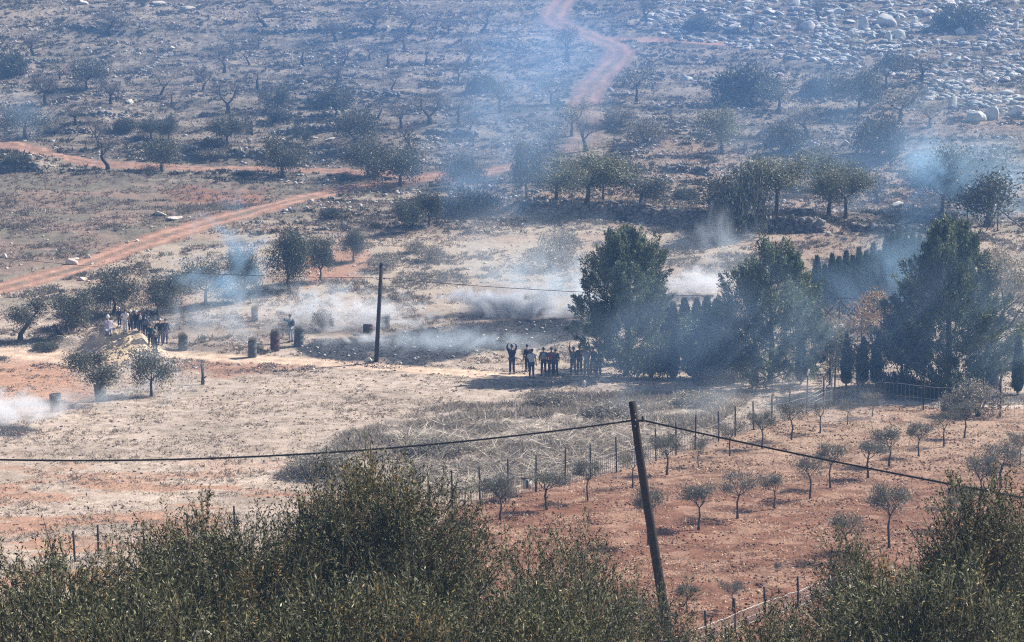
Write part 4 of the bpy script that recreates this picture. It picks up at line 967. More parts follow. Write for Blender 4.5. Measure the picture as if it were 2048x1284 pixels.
ZR = [(0, 130, 'high among the right rocks'), (130, 215, 'below the right outcrop'), (215, 325, 'midway down the right slope'), (325, 500, 'above the long terrace wall')]
def place_zone(L, Z, group):
    for lo, hi, phrase in Z:
        sel = sorted([t for t in L if lo <= t[2] < hi], key=lambda t: t[1]); cnt = {}
        for t in sel: cnt[t[0]] = cnt.get(t[0], 0) + 1
        k = {}
        for kind, px, py, h, w in sel:
            k[kind] = k.get(kind, 0) + 1; o = '' if cnt[kind] == 1 else (', %s from the left' % ORD[k[kind] - 1])
            plant(kind, px, py, h, w, KW[kind] + ' ' + phrase + o, 'bush' if 'bush' in kind else 'tree', group)
place_zone(HILL, ZL, 'trees and bushes of the left slope'); place_zone(RIGHT, ZR, 'trees and bushes of the right slope')
MID = [('middark',813,464,66,52,'small round olive casting a shadow below the track fork'),('middark',858,449,66,52,'small hazy olive right behind the small round one'),('middark',707,523,62,42,'little olive alone on the reddish soil'),
 ('middark',577,582,118,80,'tall dark olive, biggest of the pair uphill of the utility pole'),('middark',641,560,88,52,'narrower dark olive right of the tall one'),('olive',412,612,96,92,'olive tree blurred by blue smoke, left of the smoky pair'),
 ('middark',487,602,108,58,'slender olive blurred by blue smoke, right of the smoky pair'),('olive',228,628,94,94,'dark olive above the crowd on the left'),('olive',318,640,96,84,'dark olive with thick trunk right above the crowd'),
 ('olive',136,668,88,88,'grey olive beside the crouching figure'),('olive',303,792,98,80,'pale smoky olive with a crooked thin trunk'),('greybush',645,660,42,40,'small sapling bush in the smoke'),
 ('bush',660,438,22,34,'small round bush below the track fork'),('greybush',860,520,30,60,'grey scrub bush on the open middle slope'),('greybush',760,540,28,60,'grey scrub bush behind the utility pole top'),('greybush',1100,535,44,100,'broad grey bush left of the first pine top'),
 ('greybush',1120,500,40,80,'grey bush on the bank below the terrace wall'),('greybush',830,505,26,40,'small grey bush on the middle slope'),('bush',90,700,16,50,'low dark bush by the leaning olive trunk')]
for kind, px, py, h, w, lb in MID: plant(kind, px, py, h, w, lb, 'bush' if 'bush' in kind else 'tree', 'trees of the middle ground')
# leaning olive at far left
rng = np.random.default_rng(401)
segs, tips = skeleton(rng, 1.3, .16, 3, .8, 1.0, (.75, 0), 1, .4)
V, F, cc = clumps(rng, np.vstack([tips, tips * [1, 1, 1] + rng.normal(size=tips.shape) * .3]), 110, .28, .15, .06, OLG, .28, OLG2, .2)
x, y, z = gp(40, 680); t = thing('olive_tree', 'small olive with strongly leaning bare trunk at the far left', 'tree', (x, y, z), 0, 'trees of the middle ground')
link('trunk', trunkmesh('trunk', segs, M['bark']), t); link('crown', npmesh('crown', V, F, M['leaf'], cc), t)
# steel drums
def drum_meshes():
    g = Geo(); zs = [0, .02, .30, .32, .34, .60, .62, .64, .94, .96]; rs = [.29, .30, .30, .315, .30, .30, .315, .30, .30, .31]
    g.tube([(0, 0, a) for a in zs], rs, 18, cap=False); b = g.mesh('shell', M['drum'])
    g = Geo(); g.tube([(0, 0, .93), (0, 0, .90)], .292, 18); e = g.mesh('soil', M['iron'])
    g = Geo(); pts = [(0.305 * math.cos(a), .305 * math.sin(a), .96) for a in np.linspace(0, 2 * math.pi, 19)]; g.tube(pts, .012, 5, cap=False); r = g.mesh('rim', M['drum'])
    return b, e, r
DB, DE, DR = drum_meshes()
DRUMS = [(112,822,24,36,'blue-grey open steel drum with smoke at its foot, alone at lower left'),(202,803,24,36,'pale blue-grey steel drum holding the round olive tree'),(365,700,19,29,'dark steel drum right of the crowd'),
 (505,714,18,33,'steel drum nearest the footpath in the barrel cluster'),(550,702,19,38,'hazy rusty drum between two other drums'),(597,692,20,34,'steel drum at the feet of the lone man'),(510,642,14,24,'small dark steel drum farther up the slope'),
 (770,655,22,27,'steel drum just right of the mid utility pole'),(736,668,20,20,'steel drum faint in white smoke left of the utility pole')]
for px, py, w, h, lb in DRUMS:
    x, y, z = gp(px, py); q = pxm(y)
    t = thing('steel_drum', lb, 'drum', (x, y, z - .03), pr.uniform(0, 6), 'steel drums planted with saplings', (w / q / .62, w / q / .62, h / q / .96))
    t.rotation_euler[0] = pr.uniform(-.03, .03); t.rotation_euler[1] = pr.uniform(-.03, .03)
    sh_ = DB
    if px in (550, 735, 736): sh_ = DB.copy(); sh_.materials[0] = M['rust']
    t.rotation_euler[0] *= 2.2; link('shell', sh_, t); link('soil', DE, t); link('rim', DR, t)
    if px not in (112, 202, 770, 736):
        put('greybush', x, y, .35, .5, 'weeds sprouting from the ' + lb.split(',')[0], 'sapling', 'saplings in the drums', z=z + h / q - .1)
x, y, z = gp(202, 803); put('olive', x, y, 72 / pxm(y), 96 / pxm(y), 'round dark olive tree growing out of the pale drum', 'tree', 'trees of the middle ground', z=z + 28 / pxm(y), rz=.2)
# charred stump
x, y, z = gp(405, 769); g = Geo(); g.tube([(0, 0, -.1), (.03, 0, .5), (-.02, 0, 1.25)], [.13, .09, .06], 7); g.tube([(.02, 0, .35), (.25, 0, .5)], [.06, .04], 6); g.tube([(0, 0, .6), (.12, .05, 1.05)], [.05, .03], 6)
tag(link('tree_stump', g.mesh('tree_stump', M['bark'], True), None, (x, y, z)), 'dark charred stump standing below the ditch bank', 'stump')
# ------------------------------------------------------------------ big trees by the path
PA = [(0,.75),(.2,.95),(.45,1),(.65,.9),(.82,.68),(.94,.42),(1,.2)]
PB = [(0,.85),(.25,1),(.5,.9),(.7,.7),(.88,.45),(1,.2)]
PC = [(0,.75),(.25,1),(.5,.95),(.65,.72),(.8,.42),(.93,.32),(1,.15)]
def pine(px, py, hp, wp, P, seed, npl, label, cx=None, base_h=.1, **k):
    x, y, z = gp(px, py); q = pxm(y); cr, tr = mk_pine(seed, hp / q, wp / q, P, npl, base_h=base_h, **k)
    t = thing('pine_tree', label, 'tree', (x, y, z), 0, 'dark pines by the footpath'); link('trunk', tr, t); link('crown', cr, t); return t
pine(1252, 752, 285, 160, PA, 501, 640, 'dark pine tree left of the others with ragged open top', base_h=.13)
pine(1540, 768, 272, 195, PB, 502, 760, 'dark pine tree in the middle, right of the cypress hedge', base_h=.1)
pine(1893, 782, 325, 215, PC, 503, 1000, 'tallest dark pine, behind the wire fence on the right', base_h=.09)
pine(1425, 762, 130, 90, PB, 504, 170, 'small dark pine filling the gap beside the metal bin', base_h=.2)
pine(1800, 778, 150, 80, PA, 505, 180, 'small dark pine leaning against the tallest pine', base_h=.2)
plant('bush', 1302, 756, 66, 86, 'dense dark bush under the leftmost pine', 'bush', 'bushes under the pines')
for px, h, w, lb in [(1322,150,34,'leftmost and highest'),(1345,120,30,'second'),(1368,128,34,'third'),(1392,126,32,'fourth'),(1412,132,34,'fifth'),(1432,126,32,'sixth'),(1455,120,32,'rightmost, beside the middle pine')]:
    plant('cypress', px, 722, h, w, 'green cypress of the short hedge, ' + lb, 'tree', 'cypress hedge between the pines')
for px, py, h, w, lb in [(1692,774,108,20,'slim black cypress left of the fence corner gap'),(1725,772,100,22,'slim dark cypress second in the fence gap'),(1752,772,96,22,'slim dark cypress third in the fence gap'),(2035,790,120,22,'slim black cypress at the right edge behind the fence'),
    (1602,768,90,20,'slim cypress right of the middle pine'),(1347,760,110,20,'thin dark cypress behind the man in the blue shirt'),(1385,758,90,22,'slim cypress at the left end of the bin'),(1490,762,70,20,'slim cypress at the right end of the bin'),(1975,786,100,22,'slim cypress right of the tallest pine')]:
    plant('cypress', px, py, h, w, lb, 'tree', 'slim cypresses by the path')
for i, (px, tp) in enumerate([(1632,510),(1648,528),(1662,506),(1676,512),(1690,500),(1703,510),(1716,494),(1730,500),(1744,484),(1756,500),(1770,470),(1782,462),(1795,456),(1808,468),(1822,462),(1836,470),(1850,480),(1866,490)]):
    by = 640 - (px - 1632) * .16
    plant('cypress', px, by, by - tp, 26, 'blue-hazed cypress of the long row, ' + (ORD[i] if i < 18 else '') + ' from the left', 'tree', 'long cypress row in the smoke')
def leafy(px, py, hp, wp, seed, col, alt, label, n=70, per=60, L=.13, name='tree', rad=.3, stem=.35, Y=None):
    x, y, z = gp(px, py); q = pxm(y); H = hp / q; Wd = wp / q; rng = np.random.default_rng(seed)
    segs, tips = skeleton(rng, H * stem, .09 * H / 4, 4, H * .28, .7, (0, 0), 2, .75)
    k = rng.integers(0, len(tips), n); C = tips[k] + rng.normal(size=(n, 3)) * rad; s = max(abs(C[:, 0]).max(), .1)
    C[:, 0] *= Wd / 2 / s * .92; C[:, 1] *= Wd / 2 / s * .92; C[:, 2] = C[:, 2] * (H * .95 / C[:, 2].max())
    V, F, cc = clumps(rng, C, per, rad, L, L * .5, col, .3, alt, .35)
    t = thing(name, label, 'tree', (x, y, z), 0, 'light broadleaf trees behind the fence'); link('trunk', trunkmesh('trunk', segs, M['barkpale'], 6), t); link('crown', npmesh('crown', V, F, M['leaf'], cc), t)
leafy(1745, 745, 165, 130, 601, (.42, .24, .12), (.50, .40, .17), 'autumn tree with orange and yellow leaves over the trellis', 60, 50, .16, 'autumn_tree')
leafy(1660, 770, 120, 110, 602, (.24, .23, .18), (.17, .19, .11), 'pale feathery bush-tree right of the middle pine', 70, 55)
leafy(1990, 775, 300, 150, 603, (.27, .25, .18), (.38, .31, .16), 'tall thin-leaved yellowish tree right of the tallest pine', 110, 46)
leafy(1965, 620, 120, 140, 604, (.34, .24, .17), (.28, .26, .17), 'russet-leaved tree in the haze behind the tallest pine', 60, 50)
leafy(1715, 785, 110, 70, 605, (.10, .12, .07), (.2, .2, .12), 'small green tree among the slim cypresses', 40, 50)
leafy(2000, 780, 130, 110, 606, (.13, .16, .08), (.25, .25, .14), 'light green round tree low at the right edge', 60, 60)
leafy(1640, 700, 110, 80, 607, (.30, .24, .17), (.2, .2, .13), 'brownish leafy tree behind the middle pine', 50, 46)
leafy(1400, 755, 130, 90, 608, (.12, .16, .09), (.2, .24, .12), 'light green tree behind the metal bin', 60, 50)
plant('bush', 1800, 786, 40, 80, 'dark low bush right of the fence gap cypresses', 'bush', 'bushes under the pines'); plant('bush', 1900, 790, 30, 90, 'dark low bush at the foot of the tallest pine', 'bush', 'bushes under the pines')
for px, py, h, w, lb in [(1955,832,70,110,'dry grey bush in front of the fence at the right'),(1912,835,46,60,'smaller dry grey bush left of the large one'),(1400,806,24,90,'dry bramble heap near the upper fence'),(1010,1002,40,46,'weeds against the fence behind the nearest young olive'),(870,905,28,130,'heap of dry brushwood in the weed bank'),(1110,812,26,100,'grey bramble mound at the top of the weed bank'),(640,945,44,120,'grey bramble mound above the big near olives'),(1230,835,30,120,'grey weeds mound left of the leaning pole top')]:
    plant('greybush', px, py, h, w, lb, 'bush', 'dry bushes of the weed bank')
# ------------------------------------------------------------------ young orchard
YO = [(1000,1043,92,70),(1093,1020,82,72),(1176,1003,86,62),(1265,975,76,54),(1333,950,82,64),(1397,1060,92,64),(1475,1037,96,80),(1548,1018,70,46),(1619,998,92,60),(1661,976,94,62),(1736,956,78,62),(1778,933,78,60),(1838,914,72,54),(1887,894,76,56),(1929,876,72,50),
 (1459,912,72,56),(1523,897,76,58),(1582,880,80,60),(1640,866,68,56),(1695,849,50,40),(1744,833,52,40),(1297,1090,120,60),(1779,1097,136,84),(1690,1120,100,70),(1960,1012,104,66),(2003,978,96,84),(2040,930,70,50),(1397,934,60,34),(1465,1222,66,50),(1280,1275,80,40),(1375,1225,60,50),(1555,1164,44,16),(1915,1060,90,60)]
rowname = lambda px, py: 'near the fence' if py < 900 else ('in the middle rows' if py < 1030 else 'in the near rows')
for nm in ('near the fence', 'in the middle rows', 'in the near rows'):
    for i, (px, py, h, w) in enumerate(sorted([t for t in YO if rowname(t[0], t[1]) == nm])):
        plant('young', px, py, h, w, 'young orchard olive %s, %s from the left' % (nm, ORD[i]), 'young tree', 'young olives planted in rows', rz=0 if px in (1475,) else None)
# ------------------------------------------------------------------ fences
def fence(name, label, pts, ph, posts=True, mesh_h=.95, pick=.16, railc='wire', post_r=.044, extra=None, group=None, lo=.08):
    P = []
    for p in pts: P.append(gp(*p))
    P = np.array(P); t = thing(name, label, 'fence', tuple(P[0]), 0, group); o = P[0]
    if posts:
        for k, (x, y, z) in enumerate(P):
            g = Geo(); hh = ph if np.isscalar(ph) else ph[k]; lx, ly = pr.uniform(-.05, .05), pr.uniform(-.03, .03)
            g.tube([(0, 0, -.2), (lx * .5, ly * .5, hh * .5), (lx, ly, hh)], post_r, 6); link('post', g.mesh('post', M['iron']), t, tuple(P[k] - o))
    g = Geo(); L = np.r_[0, np.cumsum(np.linalg.norm(np.diff(P[:, :2], axis=0), axis=1))]
    s = np.arange(0, L[-1], pick); x = np.interp(s, L, P[:, 0]); y = np.interp(s, L, P[:, 1]); z = height(x, y); jit = np.random.default_rng(int(L[-1] * 10)).normal(size=len(s)) * .02
    for i in range(len(s)):
        b = np.array([x[i], y[i], z[i]]) - o; tp = b + [0, 0, mesh_h + jit[i]]; b = b + [0, 0, lo]; w = .009
        g.add([b + [-w, 0, 0], b + [w, 0, 0], tp + [w, 0, 0], tp + [-w, 0, 0]], [(0, 1, 2, 3)])
        g.add([b + [0, -w, 0], b + [0, w, 0], tp + [0, w, 0], tp + [0, -w, 0]], [(0, 1, 2, 3)])
    for hh, r in ((mesh_h, .011), (mesh_h * .5, .006), (lo, .009)):
        g.tube(np.stack([x, y, z + hh + jit * .6], -1)[::2] - o, r, 4, cap=False)
    link('wire_mesh', g.mesh('wire_mesh', M[railc]), t); return t
fence('wire_fence', 'wire mesh fence with dark stakes running diagonally along the red orchard', [(858,1026),(905,1018),(960,1009),(1016,995),(1072,984),(1130,970),(1181,958),(1233,945),(1312,922),(1352,911),(1390,899),(1437,884),(1470,874),(1507,860),(1543,847),(1578,839),(1613,829),(1647,819),(1668,812)],
      [1.7,1.7,1.7,1.75,1.7,1.75,1.65,1.7,1.6,1.65,1.75,1.6,1.6,1.5,1.55,1.7,2.2,1.8,2.0])
fence('wire_fence', 'low wire fence with dark stakes crossing the straw field behind the big near olives', [(150,1124),(197,1112),(288,1102),(376,1088),(470,1072),(600,1056),(730,1040),(858,1026)], 1.25, mesh_h=.6, pick=.5)
fence('wire_fence', 'tall wire mesh fence in front of the dark pines on the right', [(1668,806),(1755,812),(1846,820),(1925,828),(2000,834),(2090,842)], [2.0,1.2,1.85,1.5,1.75,1.7], mesh_h=1.35, pick=.24)
fence('picket_rail_fence', 'pale-topped rail fence at the near bottom of the orchard', [(1340,1316),(1412,1288),(1470,1262),(1530,1238),(1596,1216),(1665,1190),(1720,1168)], 1.15, mesh_h=.62, pick=.10, railc='white', post_r=.045)
x, y, z = gp(1614, 829); g = Geo(); g.tube([(0, 0, 2.15), (.02, 0, 2.3), (.06, 0, 2.5)], [.05, .06, .03], 6)
tag(link('marker_cap', g.mesh('marker_cap', M['white'], True), None, (x, y, z)), 'small white cap on the tallest fence stake near the corner', 'cap')
# slanting pale rails of the gate by the corner
x, y, z = gp(1655, 812); t = thing('field_gate', 'pale slanted rail gate beside the fence corner', 'gate', (x, y, z))
for k in range(4):
    g = Geo(); g.tube([(-1.4, -2.2, .45 + k * .24), (.35, 1.0, .55 + k * .27)], .026, 6); link('rail', g.mesh('rail', M['wire']), t)
for dx, dy in ((-.2, -.1), (.35, 1.0)):
    g = Geo(); g.box((dx - .05, dy - .05, -.2), (dx + .05, dy + .05, 1.45)); link('gate_post', g.mesh('gate_post', M['white']), t)
# lattice trellis (pergola ridge of crossed poles)
x, y, z = gp(1725, 745); t = thing('wooden_trellis', 'grey pole trellis with crossed rafters behind the fence gap', 'trellis', (x, y, z))
for k, px in enumerate((-2.9, -1.5, -.1, 1.3, 2.6)):
    for s in (-1, 1):
        g = Geo(); g.tube([(px, 0, 4.5), (px + s * .95, .3 * s, 3.5)], .045, 5); link('rafter', g.mesh('rafter', M['iron']), t)
    g = Geo(); g.tube([(px, 0, 0), (px, 0, 4.5)], .04, 5); link('pole', g.mesh('pole', M['barkpale']), t)
x, y, z = gp(1995, 462); t = thing('wooden_trellis', 'dark A-shaped pole frame beside the smoky tree at the right edge', 'trellis', (x, y, z))
for a, b in (((-.9, 0, 0), (0, 0, 1.8)), ((2.0, 0, .2), (0, 0, 1.8)), ((0, 0, -.1), (0, 0, 2.6))):
    g = Geo(); g.tube([a, b], .05, 5); link('pole', g.mesh('pole', M['bark']), t)
x, y, z = gp(1934, 450); g = Geo(); g.tube([(0, 0, -.1), (0, 0, 1.5)], .05, 5); tag(link('fence_post', g.mesh('fence_post', M['bark']), None, (x, y, z)), 'lone dark post left of the A-shaped frame', 'post')
# ribbed bin
x, y, z = gp(1426, 768); t = thing('metal_bin', 'dark ribbed metal bin standing between the pines', 'bin', (x, y, z))
g = Geo(); g.box((-1.22, -.45, .08), (1.22, .45, 1.0)); g.box((-1.27, -.5, 1.0), (1.27, .5, 1.06)); link('body', g.mesh('body', M['iron']), t)
g = Geo()
for k in range(17): q = -1.2 + k * .15; g.box((q - .03, -.49, .1), (q + .03, -.452, .97))
link('ribs', g.mesh('ribs', M['drum']), t)
for sx in (-1.05, 1.05):
    g = Geo(); g.box((sx - .08, -.4, -.15), (sx + .08, .4, .078)); link('skid', g.mesh('skid', M['iron']), t)
# small box on the fence
x, y, z = gp(1054, 990); t = thing('meter_box', 'small white and dark box hanging on the wire fence', 'box', (x, y - .12, z + .55))
g = Geo(); g.box((-.2, -.06, -.25), (.2, .06, .2)); link('case', g.mesh('case', M['white']), t)
g = Geo(); g.box((-.24, -.09, .202), (.24, .09, .24)); link('lid', g.mesh('lid', M['iron']), t)
g = Geo(); g.box((-.04, -.075, -.2), (.06, -.062, .16)); link('door_panel', g.mesh('door_panel', M['drum']), t)
# ------------------------------------------------------------------ poles and cables
def cable(label, a, b, sag, r):
    a = np.array(a); b = np.array(b); s = np.linspace(0, 1, 40)[:, None]; P = a + (b - a) * s; P[:, 2] -= (4 * s * (1 - s))[:, 0] * sag
    g = Geo(); g.tube(P - a, r, 6); return tag(link('cable', g.mesh('cable', M['cable'], True), None, tuple(a)), label, 'cable')
x, y, z = gp(752, 722); top = zat(530, y); xt = xat(763, y, top); t = thing('utility_pole', 'straight dark utility pole standing on the charred ground', 'pole', (x, y, z))
g = Geo(); g.tube([(0, 0, -.3), ((xt - x) * .5, 0, (top - z) * .5), (xt - x, 0, top - z)], [.15, .13, .11], 10); link('shaft', g.mesh('shaft', M['wood'], True), t)
g = Geo(); g.tube([(xt - x, 0, top - z), (xt - x, 0, top - z + .14)], [.13, .10], 8); link('cap_iron', g.mesh('cap_iron', M['iron']), t)
g = Geo(); zc = top - z - .85; g.tube([(xt - x - .12, 0, zc - .1), (xt - x - .5, 0, zc + .05), (xt - x - .62, 0, zc + .12)], [.03, .03, .05], 6); link('insulator_bracket', g.mesh('insulator_bracket', M['white']), t)
g = Geo(); g.tube([(xt - x + .1, 0, zc), (xt - x + .22, 0, zc)], .05, 6); link('insulator', g.mesh('insulator', M['iron']), t)
ax, ay, az = xt - .5, y, z + zc + .05
def at(px, py, Y): zz = zat(py, Y); return (xat(px, Y, zz), Y, zz)
cable('sagging thin cable from the mid utility pole off to the left', (ax + .3, ay, az), at(-160, 496, y + 14), .5, .016)
cable('thin cable from the mid utility pole running right behind the pines', (ax + .7, ay, az - .03), at(1440, 592, y + 4), .22, .02)
cable('thin cable passing the tops of the pines to the right edge', at(1440, 592, y + 4), at(2200, 590, y - 6), .18, .018)
Yp = 57.0; bx = xat(1366, Yp, hz(0, Yp)); bz = hz(bx, Yp); tz = zat(803, Yp); tx = xat(1268, Yp, tz)
t = thing('utility_pole', 'leaning weathered wooden pole in front of the red orchard', 'pole', (bx, Yp, bz))
g = Geo(); s = np.linspace(0, 1, 14)[:, None]; Pp = np.array([0, 0, -.5]) * (1 - s) + np.array([tx - bx, 0, tz - bz]) * s; Pp[:, 0] += .05 * np.sin(s[:, 0] * 5)
g.tube(Pp, np.linspace(.165, .10, 14), 12); link('shaft', g.mesh('shaft', M['wood'], True), t)
wz = zat(841, Yp); wx_ = xat(1275, Yp, wz)
g = Geo(); g.tube([(wx_ - bx - .16, -.02, wz - bz), (wx_ - bx + .18, -.02, wz - bz)], .035, 6); g.tube([(wx_ - bx + .14, -.02, wz - bz - .03), (wx_ - bx + .14, -.02, wz - bz + .12)], .04, 6); link('bracket', g.mesh('bracket', M['iron']), t)
for k in range(3):
    g = Geo(); g.box((tx - bx + .015, -.13, tz - bz - .35 - k * .16), (tx - bx + .05, -.10, tz - bz - .3 - k * .16)); link('nail_plate', g.mesh('nail_plate', M['wire']), t)
cable('thick black cable from the leaning pole sweeping off to the left', (wx_ - .15, Yp, wz), at(-420, 900, Yp - 2), .62, .026)
cable('thick black cable from the leaning pole dropping away to the right', (wx_ + .17, Yp, wz), at(2400, 1055, Yp - 8), .12, .026)
#@@PART4
# ------------------------------------------------------------------ big near olives
def mk_near(seed, Wd, Hc, n_sh, H, dens_in=.35, leafc=(.036, .044, .015), alt=(.27, .27, .15)):
    """crown of leafy shoots; crown centre at height H - Hc/2, tree height H"""
    rng = np.random.default_rng(seed); th = rng.uniform(0, 6.28, n_sh); cz = rng.uniform(-1, 1, n_sh); r = rng.random(n_sh) ** dens_in
    q = np.sqrt(1 - cz * cz); D = np.stack([q * np.cos(th), q * np.sin(th), cz], -1)
    lump = 1 + .16 * np.sin(3 * th + 4 * cz + seed) + .12 * np.sin(7 * th - 6 * cz) + .08 * np.sin(13 * th + 11 * cz)
    C = D * (r * lump)[:, None] * [Wd / 2, Wd / 2, Hc / 2] + [0, 0, H - Hc / 2]
    gate = vnoise3(C / (.55), seed); C = C[gate > .24]; D = D[gate > .24]; n = len(C)
    d = unit(D * .55 + rng.normal(size=(n, 3)) * .42 + [0, 0, .9]); L = rng.uniform(.25, .6, n); L[rng.random(n) < .06] *= 1.5
    nl = 15; s = (np.arange(nl) + .3) / nl
    bend = rng.normal(size=(n, 3)) * .12
    P = C[:, None] + d[:, None] * (s[None] * L[:, None])[..., None] + bend[:, None] * (s ** 2)[None, :, None] * L[:, None, None]
    side = rng.normal(size=(n, nl, 3)); ld = unit(d[:, None] * .75 + unit(side) * .75)
    m = n * nl; big_ = vnoise3(C / 1.3 + 9, seed + 5); sh = np.repeat(rng.uniform(.55, 1.45, n) * (.55 + .95 * big_), nl)[:, None]
    dead = np.repeat((vnoise3(C / .5 + 3, seed + 8) > .70), nl)
    V, F, cc = leaves(rng, P.reshape(-1, 3), ld.reshape(-1, 3), rng.uniform(.06, .10, m), rng.uniform(.015, .025, m), vary(rng, leafc, m, .3, alt, .30) * sh)  # alt share paints light highlights onto random leaves
    cc = cc.reshape(m, 4, 3); cc[dead] = cc[dead] * [1.5, 1.0, .75]; cc = cc.reshape(-1, 3)
    tw = leaves(rng, C - d * .15, d, L + .15, .014, np.tile((.20, .18, .13), (n, 1)))
    V, F, cc = join([(V, F, cc), tw])
    crown = npmesh('crown', V, F, M['glossleaf'], cc)
    segs, tips = skeleton(rng, H - Hc * .85, .2, 4, Hc * .28, .75, (rng.normal() * .15, 0), 3, .8)
    return crown, trunkmesh('trunk', segs, M['bark'], 8)
NEAR = [  # seed, centre px, top py, width px, Y, crown height m, shoots, label
 (701, 130, 1105, 560, 32, 3.4, 3000, 'big near olive filling the bottom left corner'),
 (702, 425, 1030, 430, 34, 3.4, 2700, 'big near olive second from the left, below the straw field'),
 (703, 750, 930, 440, 36, 4.2, 3800, 'tallest near olive crown left of centre, reaching the brush bank'),
 (704, 300, 1190, 520, 28, 2.6, 2200, 'near olive lowest at the bottom left, with bright leaves'),
 (705, 720, 1165, 560, 29, 2.6, 2500, 'near olive low at the bottom under the tallest crown'),
 (706, 1120, 1050, 320, 38, 3.6, 900, 'sparse near olive with red soil showing through, left of the leaning pole'),
 (707, 1075, 1165, 420, 32, 2.6, 1700, 'dense near olive at the bottom, left of the pole foot'),
 (708, 1290, 1150, 220, 40, 3.0, 500, 'thin near olive standing around the foot of the leaning pole'),
 (709, 1600, 1225, 400, 33, 2.4, 1500, 'near olive low at the bottom, covering the rail fence'),
 (710, 1760, 1120, 230, 38, 3.2, 900, 'near olive right of the rail fence, left of the tall right one'),
 (711, 1975, 960, 290, 35, 4.6, 2500, 'tall near olive at the right edge with upright shoots'),
 (712, 1880, 1130, 420, 30, 2.6, 1700, 'dark near olive low in the bottom right corner'),
 (713, 1420, 1262, 160, 36, 1.8, 260, 'small thin near olive between the pole foot and the rail fence'),
 (714, 1690, 1040, 130, 41, 2.6, 220, 'wispy near olive shoots left of the tall right one'),
]
for seed, px, py, w, Y, Hc, ns, lb in NEAR:
    zt = zat(py, Y); x = xat(px, Y, zt); gz = hz(x, Y); H = zt - gz; Wd = w / pxm(Y)
    cr, tr = mk_near(seed, Wd * .96, Hc, int(ns * 2.0), H - .34)
    t = thing('olive_tree', lb, 'tree', (x, Y, gz), 0, 'big olives nearest the viewer'); link('trunk', tr, t); link('crown', cr, t)
# pale hoop in the leaves
Y = 27.6; g = Geo(); zc = zat(1300, Y); xc = xat(408, Y, zc)
g.tube([(.16 * math.cos(a), 0, .26 * math.sin(a)) for a in np.linspace(.9, math.pi, 12)] + [(-.16, 0, -.9), (-.16, 0, -3.2)], .014, 7)
tag(link('garden_hoop', g.mesh('garden_hoop', M['white'], True), None, (xc, Y, zc)), 'pale bent pipe end poking out of the near leaves at the bottom', 'pipe')
# ------------------------------------------------------------------ people
def clothmat(name, c):
    if 'cl_' + name not in M: M['cl_' + name] = mat('cloth_' + name, c, rough=.9, noise=[(22, .75, 1.15)], spec=.1)
    return M['cl_' + name]
CLO = {'navy': (.035, .045, .085), 'black': (.02, .02, .024), 'grey': (.36, .38, .43), 'jeans': (.06, .085, .14), 'lightgrey': (.6, .6, .62), 'maroon': (.22, .05, .055), 'green': (.04, .07, .06), 'blue': (.06, .10, .19),
       'lilac': (.42, .40, .50), 'white': (.75, .73, .70), 'teal': (.02, .07, .09), 'khaki': (.28, .24, .18), 'plaid': (.13, .10, .12), 'slate': (.12, .15, .20), 'beige': (.38, .33, .27)}
def skin_mesh(name, V, E, Rr, root, m, sub=1):
    me = bpy.data.meshes.new(name); me.from_pydata([tuple(v) for v in V], E, []); o = bpy.data.objects.new(name, me); COL.objects.link(o)
    md = o.modifiers.new('skin', 'SKIN'); sv_ = me.skin_vertices[0].data
    for i, r in enumerate(Rr): sv_[i].radius = (r, r) if np.isscalar(r) else r; sv_[i].use_root = (i == root)
    md.use_smooth_shade = True; s = o.modifiers.new('sub', 'SUBSURF'); s.levels = sub
    dg = bpy.context.evaluated_depsgraph_get(); ev = o.evaluated_get(dg); nm = bpy.data.meshes.new_from_object(ev, depsgraph=dg)
    bpy.data.objects.remove(o); bpy.data.meshes.remove(me); nm.materials.clear(); nm.materials.append(m); nm.name = name
    return nm
ARMS = {  # shoulder-relative: elbow, wrist, hand tip (right side; x mirrored for left). y forward
 'down': ((.06, .0, -.29), (.08, .05, -.53), (.08, .07, -.62)),
 'hip': ((.20, -.04, -.24), (.04, .10, -.40), (-.03, .13, -.43)),
 'head': ((.09, .08, .21), (.0, .10, .40), (-.09, .10, .40)),
 'phone': ((.06, .20, -.14), (-.02, .34, .08), (-.04, .38, .17)),
 'cam': ((.18, .22, -.02), (-.06, .34, .14), (-.14, .38, .17)),
 'fold': ((.07, .06, -.27), (-.10, .20, -.25), (-.19, .20, -.22)),
 'up': ((.12, .05, .20), (.10, .12, .46), (.10, .14, .56)),
 'pocket': ((.10, -.05, -.27), (.05, .06, -.47), (.02, .09, -.52)),
}
